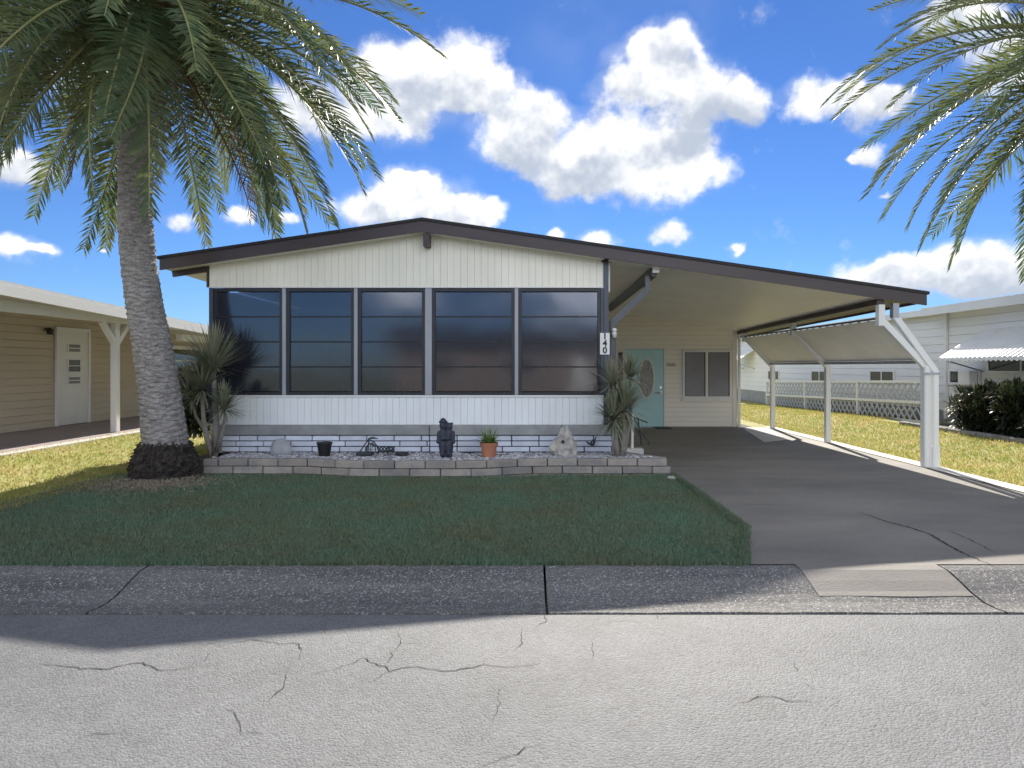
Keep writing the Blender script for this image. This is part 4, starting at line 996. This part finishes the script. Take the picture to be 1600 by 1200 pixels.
spiky('yucca', 'tall grey-green yucca at the left end of the gravel bed', 'plant', Q(333, 708, 10.0), [
  ([Q(335, 712, 10.0), Q(338, 670, 10.0), Q(336, 620, 10.0), Q(333, 580, 9.95)], .055, 130, .70, -15),
  ([Q(331, 712, 10.0), Q(322, 680, 9.95), Q(318, 650, 9.9), Q(316, 610, 9.9)], .045, 95, .55, -40),
  ([Q(338, 705, 9.98), Q(346, 680, 9.9), Q(352, 655, 9.85), Q(350, 640, 9.85)], .035, 70, .42, -40),
  ([Q(331, 700, 10.0), Q(318, 670, 10.1), Q(306, 650, 10.1), Q(300, 625, 10.1)], .03, 60, .46, -30)], MT['yucca'])
spiky('dracaena', 'spiky grey-green dracaena on pale trunks at the right end of the gravel bed', 'plant', Q(968, 712, 9.95), [
  ([Q(962, 714, 9.95), Q(960, 690, 9.95), Q(957, 650, 9.95), Q(957, 603, 9.95)], .05, 65, .42, -40),
  ([Q(972, 714, 9.95), Q(974, 690, 9.9), Q(976, 670, 9.85), Q(975, 640, 9.8)], .055, 95, .48, -60),
  ([Q(965, 714, 9.92), Q(962, 690, 9.85), Q(961, 674, 9.8), Q(958, 655, 9.75)], .045, 70, .44, -60),
  ([Q(974, 712, 10.0), Q(980, 680, 10.05), Q(986, 640, 10.1), Q(984, 590, 10.1)], .035, 50, .38, -40)], MT['yucca'], .011)
def bush(name, label, c, rad, n_, lw, m, seed, stems=8, group=None, ll=(.05, .10)):
    rnd = random.Random(seed); t_ = thing(name, (c[0], c[1], c[2]-rad[2]), label, 'shrub', group); mb = MB(); cv = Vector(c)
    for i in range(n_):
        d = Vector((rnd.gauss(0, 1), rnd.gauss(0, 1), rnd.gauss(0, 1))).normalized()
        r_ = rnd.random()**.33*(1+.28*mnoise.noise(d*2.3+Vector((seed, 0, 0))))
        p = cv+Vector((d.x*rad[0], d.y*rad[1], d.z*rad[2]))*r_
        if p.z < c[2]-rad[2]: continue
        dd = (d + Vector((rnd.gauss(0, .6), rnd.gauss(0, .6), rnd.gauss(.3, .6)))).normalized()
        blade(mb, p, dd, rnd.uniform(*ll), lw*rnd.uniform(.7, 1.3), rnd.uniform(0, 1), 2)
    mb.build('foliage', m, t_)
    sb = MB()
    for i in range(stems):
        a = rnd.uniform(0, 6.28); e_ = cv+Vector((math.cos(a)*rad[0]*.6, math.sin(a)*rad[1]*.6, rad[2]*.3)); b_ = Vector((c[0]+.1*math.cos(a), c[1]+.1*math.sin(a), c[2]-rad[2]-.03))
        sb.tube([b_, b_.lerp(e_, .5)+Vector((0, 0, .05)), e_], [.02, .014, .006], 5)
    sb.build('stems', MT['stem'], t_)
c = P(302, 622, 11.3); bush('shrub', 'dark rounded shrub between the palm trunk and the yucca', (c.x, 11.3, .95), (.56, .5, .58), 6500, .016, MT['shrub'], 4)
hc = [(9.35, 11.3, .66, .55), (9.4, 12.4, .70, .60), (9.35, 13.4, .62, .55)]
for k_, (x, y, z, r_) in enumerate(hc):
    bush('hedge_shrub', ['dark hedge shrub at the right picture edge, nearest of the row', 'dark hedge shrub in the middle of the row at the white neighbour house', 'dark hedge shrub of the row nearest the lattice skirting'][k_], (x, y, z), (.62, .72, r_), 5200, .028, MT['hedge'], 30+k_, 8, 'dark hedge by the white house', (.10, .2))

# ------------------------------------------------------------------ left neighbour
ln = thing('tan_house', (-10, 14, .27), 'tan lap-sided house with white-edged carport roof at left', 'house')
XW = -10.0
wl_ = MB().box(XW-.12, XW-.03, 4, 26, 0, 2.75).build('wall', MT['backing'], ln)
z = .28
while z < 2.7:
    MB().poly([(XW+.014, 4, z), (XW+.014, 26, z), (XW, 26, z+.145), (XW, 4, z+.145), (XW-.029, 4, z), (XW-.029, 26, z), (XW-.029, 26, z+.145), (XW-.029, 4, z+.145)],
       [(0,1,2,3),(4,7,6,5),(0,4,5,1),(1,5,6,2),(2,6,7,3),(3,7,4,0)]).build('siding_board', MT['tan'], wl_)
    z += .15
MB().box(XW+.02, -7.72, 4, 22, 0, .275).build('carport_slab', MT['slab'], ln)
MB().box(-7.718, -7.5, 8.2, 22, 0, .282).build('slab_edge', MT['conc'], ln)
rf = MB()
def lz(y): return 2.74 - .042*(y-9.8)
for (xa, xb, o1, o2) in ((-14, -7.55, .3, 0),):
    rf.poly([(xa, 4, lz(4)+o1-.0), (xb, 4, lz(4)), (xb, 26, lz(26)), (xa, 26, lz(26)+o1), (xa, 4, lz(4)+o1+.05), (xb, 4, lz(4)+.05), (xb, 26, lz(26)+.05), (xa, 26, lz(26)+o1+.05)],
        [(0,3,2,1),(4,5,6,7),(0,1,5,4),(1,2,6,5),(2,3,7,6),(3,0,4,7)])
lr = rf.build('roof', MT['nroof'], ln)
MB().poly([(-7.60, 4, lz(4)-.16), (-7.545, 4, lz(4)-.16), (-7.545, 26, lz(26)-.16), (-7.60, 26, lz(26)-.16), (-7.60, 4, lz(4)-.002), (-7.545, 4, lz(4)-.002), (-7.545, 26, lz(26)-.002), (-7.60, 26, lz(26)-.002)],
   [(0,3,2,1),(4,5,6,7),(0,1,5,4),(1,2,6,5),(2,3,7,6),(3,0,4,7)]).build('gutter', MT['nwhite'], lr)
MB().box(-8.07, -7.93, 4, 15.4, 2.40, 2.56).build('beam', MT['nwhite'], ln)
MB().box(-8.07, -7.93, 15.4, 24, 2.15, 2.30).build('beam', MT['nwhite'], ln)
for y in (13.0, 20.5):
    ps = MB().box(-8.06, -7.94, y-.06, y+.06, .28, 2.40).build('post', MT['nwhite'], ln, bevel=.006)
    for s_ in (-1, 1): MB().bar((-8.0, y+s_*.05, 2.02), (-8.0, y+s_*.42, 2.41), .09, .09).build('brace', MT['nwhite'], ps)
dW = MB().box(XW+.02, XW+.05, 14.2, 15.16, .29, 2.33).build('door', MT['wpaint'], ln)
for a, b, c_, d_ in ((14.13, 14.2, .28, 2.40), (15.16, 15.23, .28, 2.40), (14.2, 15.16, 2.33, 2.40)): MB().box(XW+.018, XW+.07, a, b, c_, d_).build('door_frame', MT['nwhite'], dW)
for (z0, z1, m_) in ((1.86, 2.06, 'screen'), (1.42, 1.72, 'darkglass'), (1.16, 1.34, 'screen')):
    lw = MB()
    for (a, b, c_, d_) in ((14.46, 14.49, z0, z1), (14.87, 14.90, z0, z1), (14.49, 14.87, z0, z0+.02), (14.49, 14.87, z1-.02, z1), (14.49, 14.87, (z0+z1)/2-.01, (z0+z1)/2+.01)): lw.box(XW+.051, XW+.075, a, b, c_, d_)
    l_ = lw.build('door_light', MT['nwhite'], dW)
    MB().box(XW+.052, XW+.060, 14.49, 14.87, z0+.02, z1-.02).build('light_pane', MT[m_], l_)
wlp = MB().lathe([(0, .0), (.05, 0), (.07, .09), (.03, .13), (0, .14)], (XW+.12, 13.85, 2.22), 12); wlp.bar((XW+.0, 13.85, 2.33), (XW+.12, 13.85, 2.35), .03, .03); wlp.build('porch_light', MT['black'], ln)
nw = MB()
for (a, b, c_, d_) in ((18.6, 18.75, 1.3, 2.15), (20.4, 20.55, 1.3, 2.15), (18.75, 20.4, 1.3, 1.4), (18.75, 20.4, 2.05, 2.15), (18.75, 20.4, 1.7, 1.74)): nw.box(XW+.015, XW+.07, a, b, c_, d_)
n_ = nw.build('window', MT['nwhite'], ln); MB().box(XW+.016, XW+.03, 18.75, 20.4, 1.4, 2.05).build('pane', MT['darkglass'], n_)
# ------------------------------------------------------------------ right neighbour
rn_ = thing('white_house', (10.2, 20, 0), 'long white lap-sided house with window awning at right', 'house')
XN = 10.2
wl2 = MB().box(XN+.03, XN+.12, 8, 36, 0, 3.0).build('wall', MT['backing'], rn_)
z = .5
while z < 2.9:
    MB().poly([(XN-.014, 8, z), (XN-.014, 36, z), (XN, 36, z+.195), (XN, 8, z+.195), (XN+.029, 8, z), (XN+.029, 36, z), (XN+.029, 36, z+.195), (XN+.029, 8, z+.195)],
       [(0,1,2,3),(4,7,6,5),(0,4,5,1),(1,5,6,2),(2,6,7,3),(3,7,4,0)]).build('siding_board', MT['nwhite'], wl2)
    z += .2
MB().box(XN-.01, XN+.029, 8, 36, 0, .495).build('skirting', MT['cap'], rn_)
r2 = MB()
for (xa, ya, yb) in ((9.72, 8, 16.2), (9.98, 16.2, 36)):
    r2.poly([(xa, ya, 2.93), (15, ya, 3.45), (15, yb, 3.45), (xa, yb, 2.93), (xa, ya, 2.98), (15, ya, 3.5), (15, yb, 3.5), (xa, yb, 2.98)], [(0,3,2,1),(4,5,6,7),(0,1,5,4),(1,2,6,5),(2,3,7,6),(3,0,4,7)])
rr2 = r2.build('roof', MT['nroof'], rn_)
MB().box(9.67, 9.718, 8, 16.25, 2.78, 2.97).build('gutter', MT['nroof'], rr2)
MB().box(9.93, 9.978, 16.26, 36, 2.82, 2.97).build('gutter', MT['nroof'], rr2)
MB().box(XN-.08, XN-.02, 16.0, 16.08, .3, 2.9).build('downspout', MT['nroof'], rn_)
def nwin(y0, y1, z0, z1, fr=.06):
    m_ = MB()
    for (a, b, c_, d_) in ((y0, y0+fr, z0, z1), (y1-fr, y1, z0, z1), (y0+fr, y1-fr, z0, z0+fr), (y0+fr, y1-fr, z1-fr, z1), ((y0+y1)/2-.02, (y0+y1)/2+.02, z0+fr, z1-fr)): m_.box(XN-.06, XN-.012, a, b, c_, d_)
    o = m_.build('window', MT['nwhite'], rn_)
    MB().box(XN-.04, XN-.016, y0+fr, (y0+y1)/2-.02, z0+fr, z1-fr).build('pane', MT['darkglass'], o); MB().box(XN-.04, XN-.016, (y0+y1)/2+.02, y1-fr, z0+fr, z1-fr).build('pane', MT['darkglass'], o)
nwin(12.6, 14.63, 1.40, 2.25); nwin(14.85, 15.95, 1.12, 1.50); nwin(18.3, 19.6, 1.08, 1.45, .04); nwin(22.3, 23.6, 1.02, 1.42, .04); nwin(26.6, 27.8, 1.0, 1.4, .04)
MB().box(XN-.25, XN-.065, 14.9, 15.3, 1.14, 1.46).build('air_conditioner', MT['nwhite'], rn_, bevel=.01)
def corr_awning(y0, y1, xo, zo, zt_):
    m_ = MB(); n_ = int((y1-y0)/.035); tp_ = []
    for i in range(n_+1):
        y = y0+(y1-y0)*i/n_; dz = .022 if (i % 4) < 2 else 0
        m_.v += [(XN-.015, y, zt_+dz), (xo, y, zo+dz), (xo-.01, y, zo+dz-.08)]
    m_.f = [f for i in range(n_) for f in ((3*i, 3*i+1, 3*i+4, 3*i+3), (3*i+1, 3*i+2, 3*i+5, 3*i+4))]
    o = m_.build('window_awning', MT['nroof'], rn_)
    s_ = o.modifiers.new('thickness', 'SOLIDIFY'); s_.thickness = .006
    for y in (y0+.03, y1-.03): MB().bar((XN-.02, y, zo-.3), (xo+.04, y, zo-.02), .025, .025).build('awning_arm', MT['alum'], o)
corr_awning(12.2, 14.8, 9.2, 1.74, 2.36)
corr_awning(29.4, 31.0, 9.3, 1.75, 2.3)
# lattice skirting, each slat a part
lt = thing('lattice_fence', (9.6, 21, 0), 'white diagonal lattice fence panel run below the white house windows', 'fence')
YA, YZ = 15.7, 26.4
def lb(y): return .22 - .025*(y-YA)
def ltop(y): return 1.17 - .022*(y-YA)
MB().poly([(9.55, YA, ltop(YA)), (9.63, YA, ltop(YA)), (9.63, YZ, ltop(YZ)), (9.55, YZ, ltop(YZ)), (9.55, YA, ltop(YA)+.06), (9.63, YA, ltop(YA)+.06), (9.63, YZ, ltop(YZ)+.06), (9.55, YZ, ltop(YZ)+.06)],
   [(0,3,2,1),(4,5,6,7),(0,1,5,4),(1,2,6,5),(2,3,7,6),(3,0,4,7)]).build('top_rail', MT['nwhite'], lt)
md = lambda y: (lb(y)+ltop(y))/2
MB().bar((9.585, YA, md(YA)), (9.585, YZ, md(YZ)), .05, .07).build('mid_rail', MT['nwhite'], lt)
MB().bar((9.585, YA, lb(YA)), (9.585, YZ, lb(YZ)), .05, .07).build('low_rail', MT['nwhite'], lt)
Hh = ltop(YA)-lb(YA); slme = MB().bar((0, -Hh/2, -Hh/2), (0, Hh/2, Hh/2), .05, .012, up=(1, 0, 0)).mesh('slat')
slme2 = MB().bar((.013, Hh/2, -Hh/2), (.013, -Hh/2, Hh/2), .05, .012, up=(1, 0, 0)).mesh('slat')
y = YA + Hh/2 + .02
while y < YZ-Hh/2:
    zc_ = (lb(y)+ltop(y))/2
    addobj('slat', slme, MT['lat'], lt, loc=(9.60, y, zc_)); addobj('slat', slme2, MT['lat'], lt, loc=(9.60, y, zc_))
    y += .26
for y in (YA, 19.2, 22.8, YZ): MB().box(9.57, 9.65, y-.04, y+.04, 0, ltop(y)+.03).build('post', MT['nwhite'], lt)
# stone edging of the hedge bed
ed = thing('hedge_edging', (8.75, 12, .2), 'low grey stone edging in front of the dark hedge', 'edging')
y = 8.4
while y < 15.2:
    L_ = random.uniform(.38, .5); block(ed, MT['edging'], 8.66, 8.80, y+.01, y+.42, .16, .29, rotz=random.uniform(-.03, .03), bev=.015); y += .44
mb = MB(); mb.poly([(8.8, 8.4, .235), (10.15, 8.4, .235), (10.15, 15.4, .235), (8.8, 15.4, .235)], [(0, 1, 2, 3)]); o = mb.build('hedge_bed', MT['dirt']); o['kind'] = 'structure'

# ------------------------------------------------------------------ the house across the street, seen only mirrored in the porch windows
oh = thing('street_house', (1.5, -15, 0), 'low brown house across the street, mirrored in the porch windows', 'house')
MB().box(-7, 9, -20, -15, -.16, 2.7).build('wall', mat('brown_stucco', (.26, .20, .16), .8, .15, 2, bump=.2), oh)
MB().prism([(-7.6, -14.4, 2.68), (9.6, -14.4, 2.68), (9.6, -17.5, 3.7), (-7.6, -17.5, 3.7)], (0, 0, .12)).prism([(-7.6, -17.5, 3.7), (9.6, -17.5, 3.7), (9.6, -20.6, 2.68), (-7.6, -20.6, 2.68)], (0, 0, .12)).build('roof', MT['roof'], oh)
for xa in (-5.5, -1.2, 5.2):
    o = MB().box(xa, xa+1.9, -15.0, -14.95, .9, 2.1).build('window', MT['nwhite'], oh); MB().box(xa+.08, xa+1.82, -14.949, -14.93, .98, 2.02).build('pane', MT['darkglass'], o)
MB().box(2.6, 3.55, -15.0, -14.94, 0, 2.05).build('door', MT['wpaint'], oh)
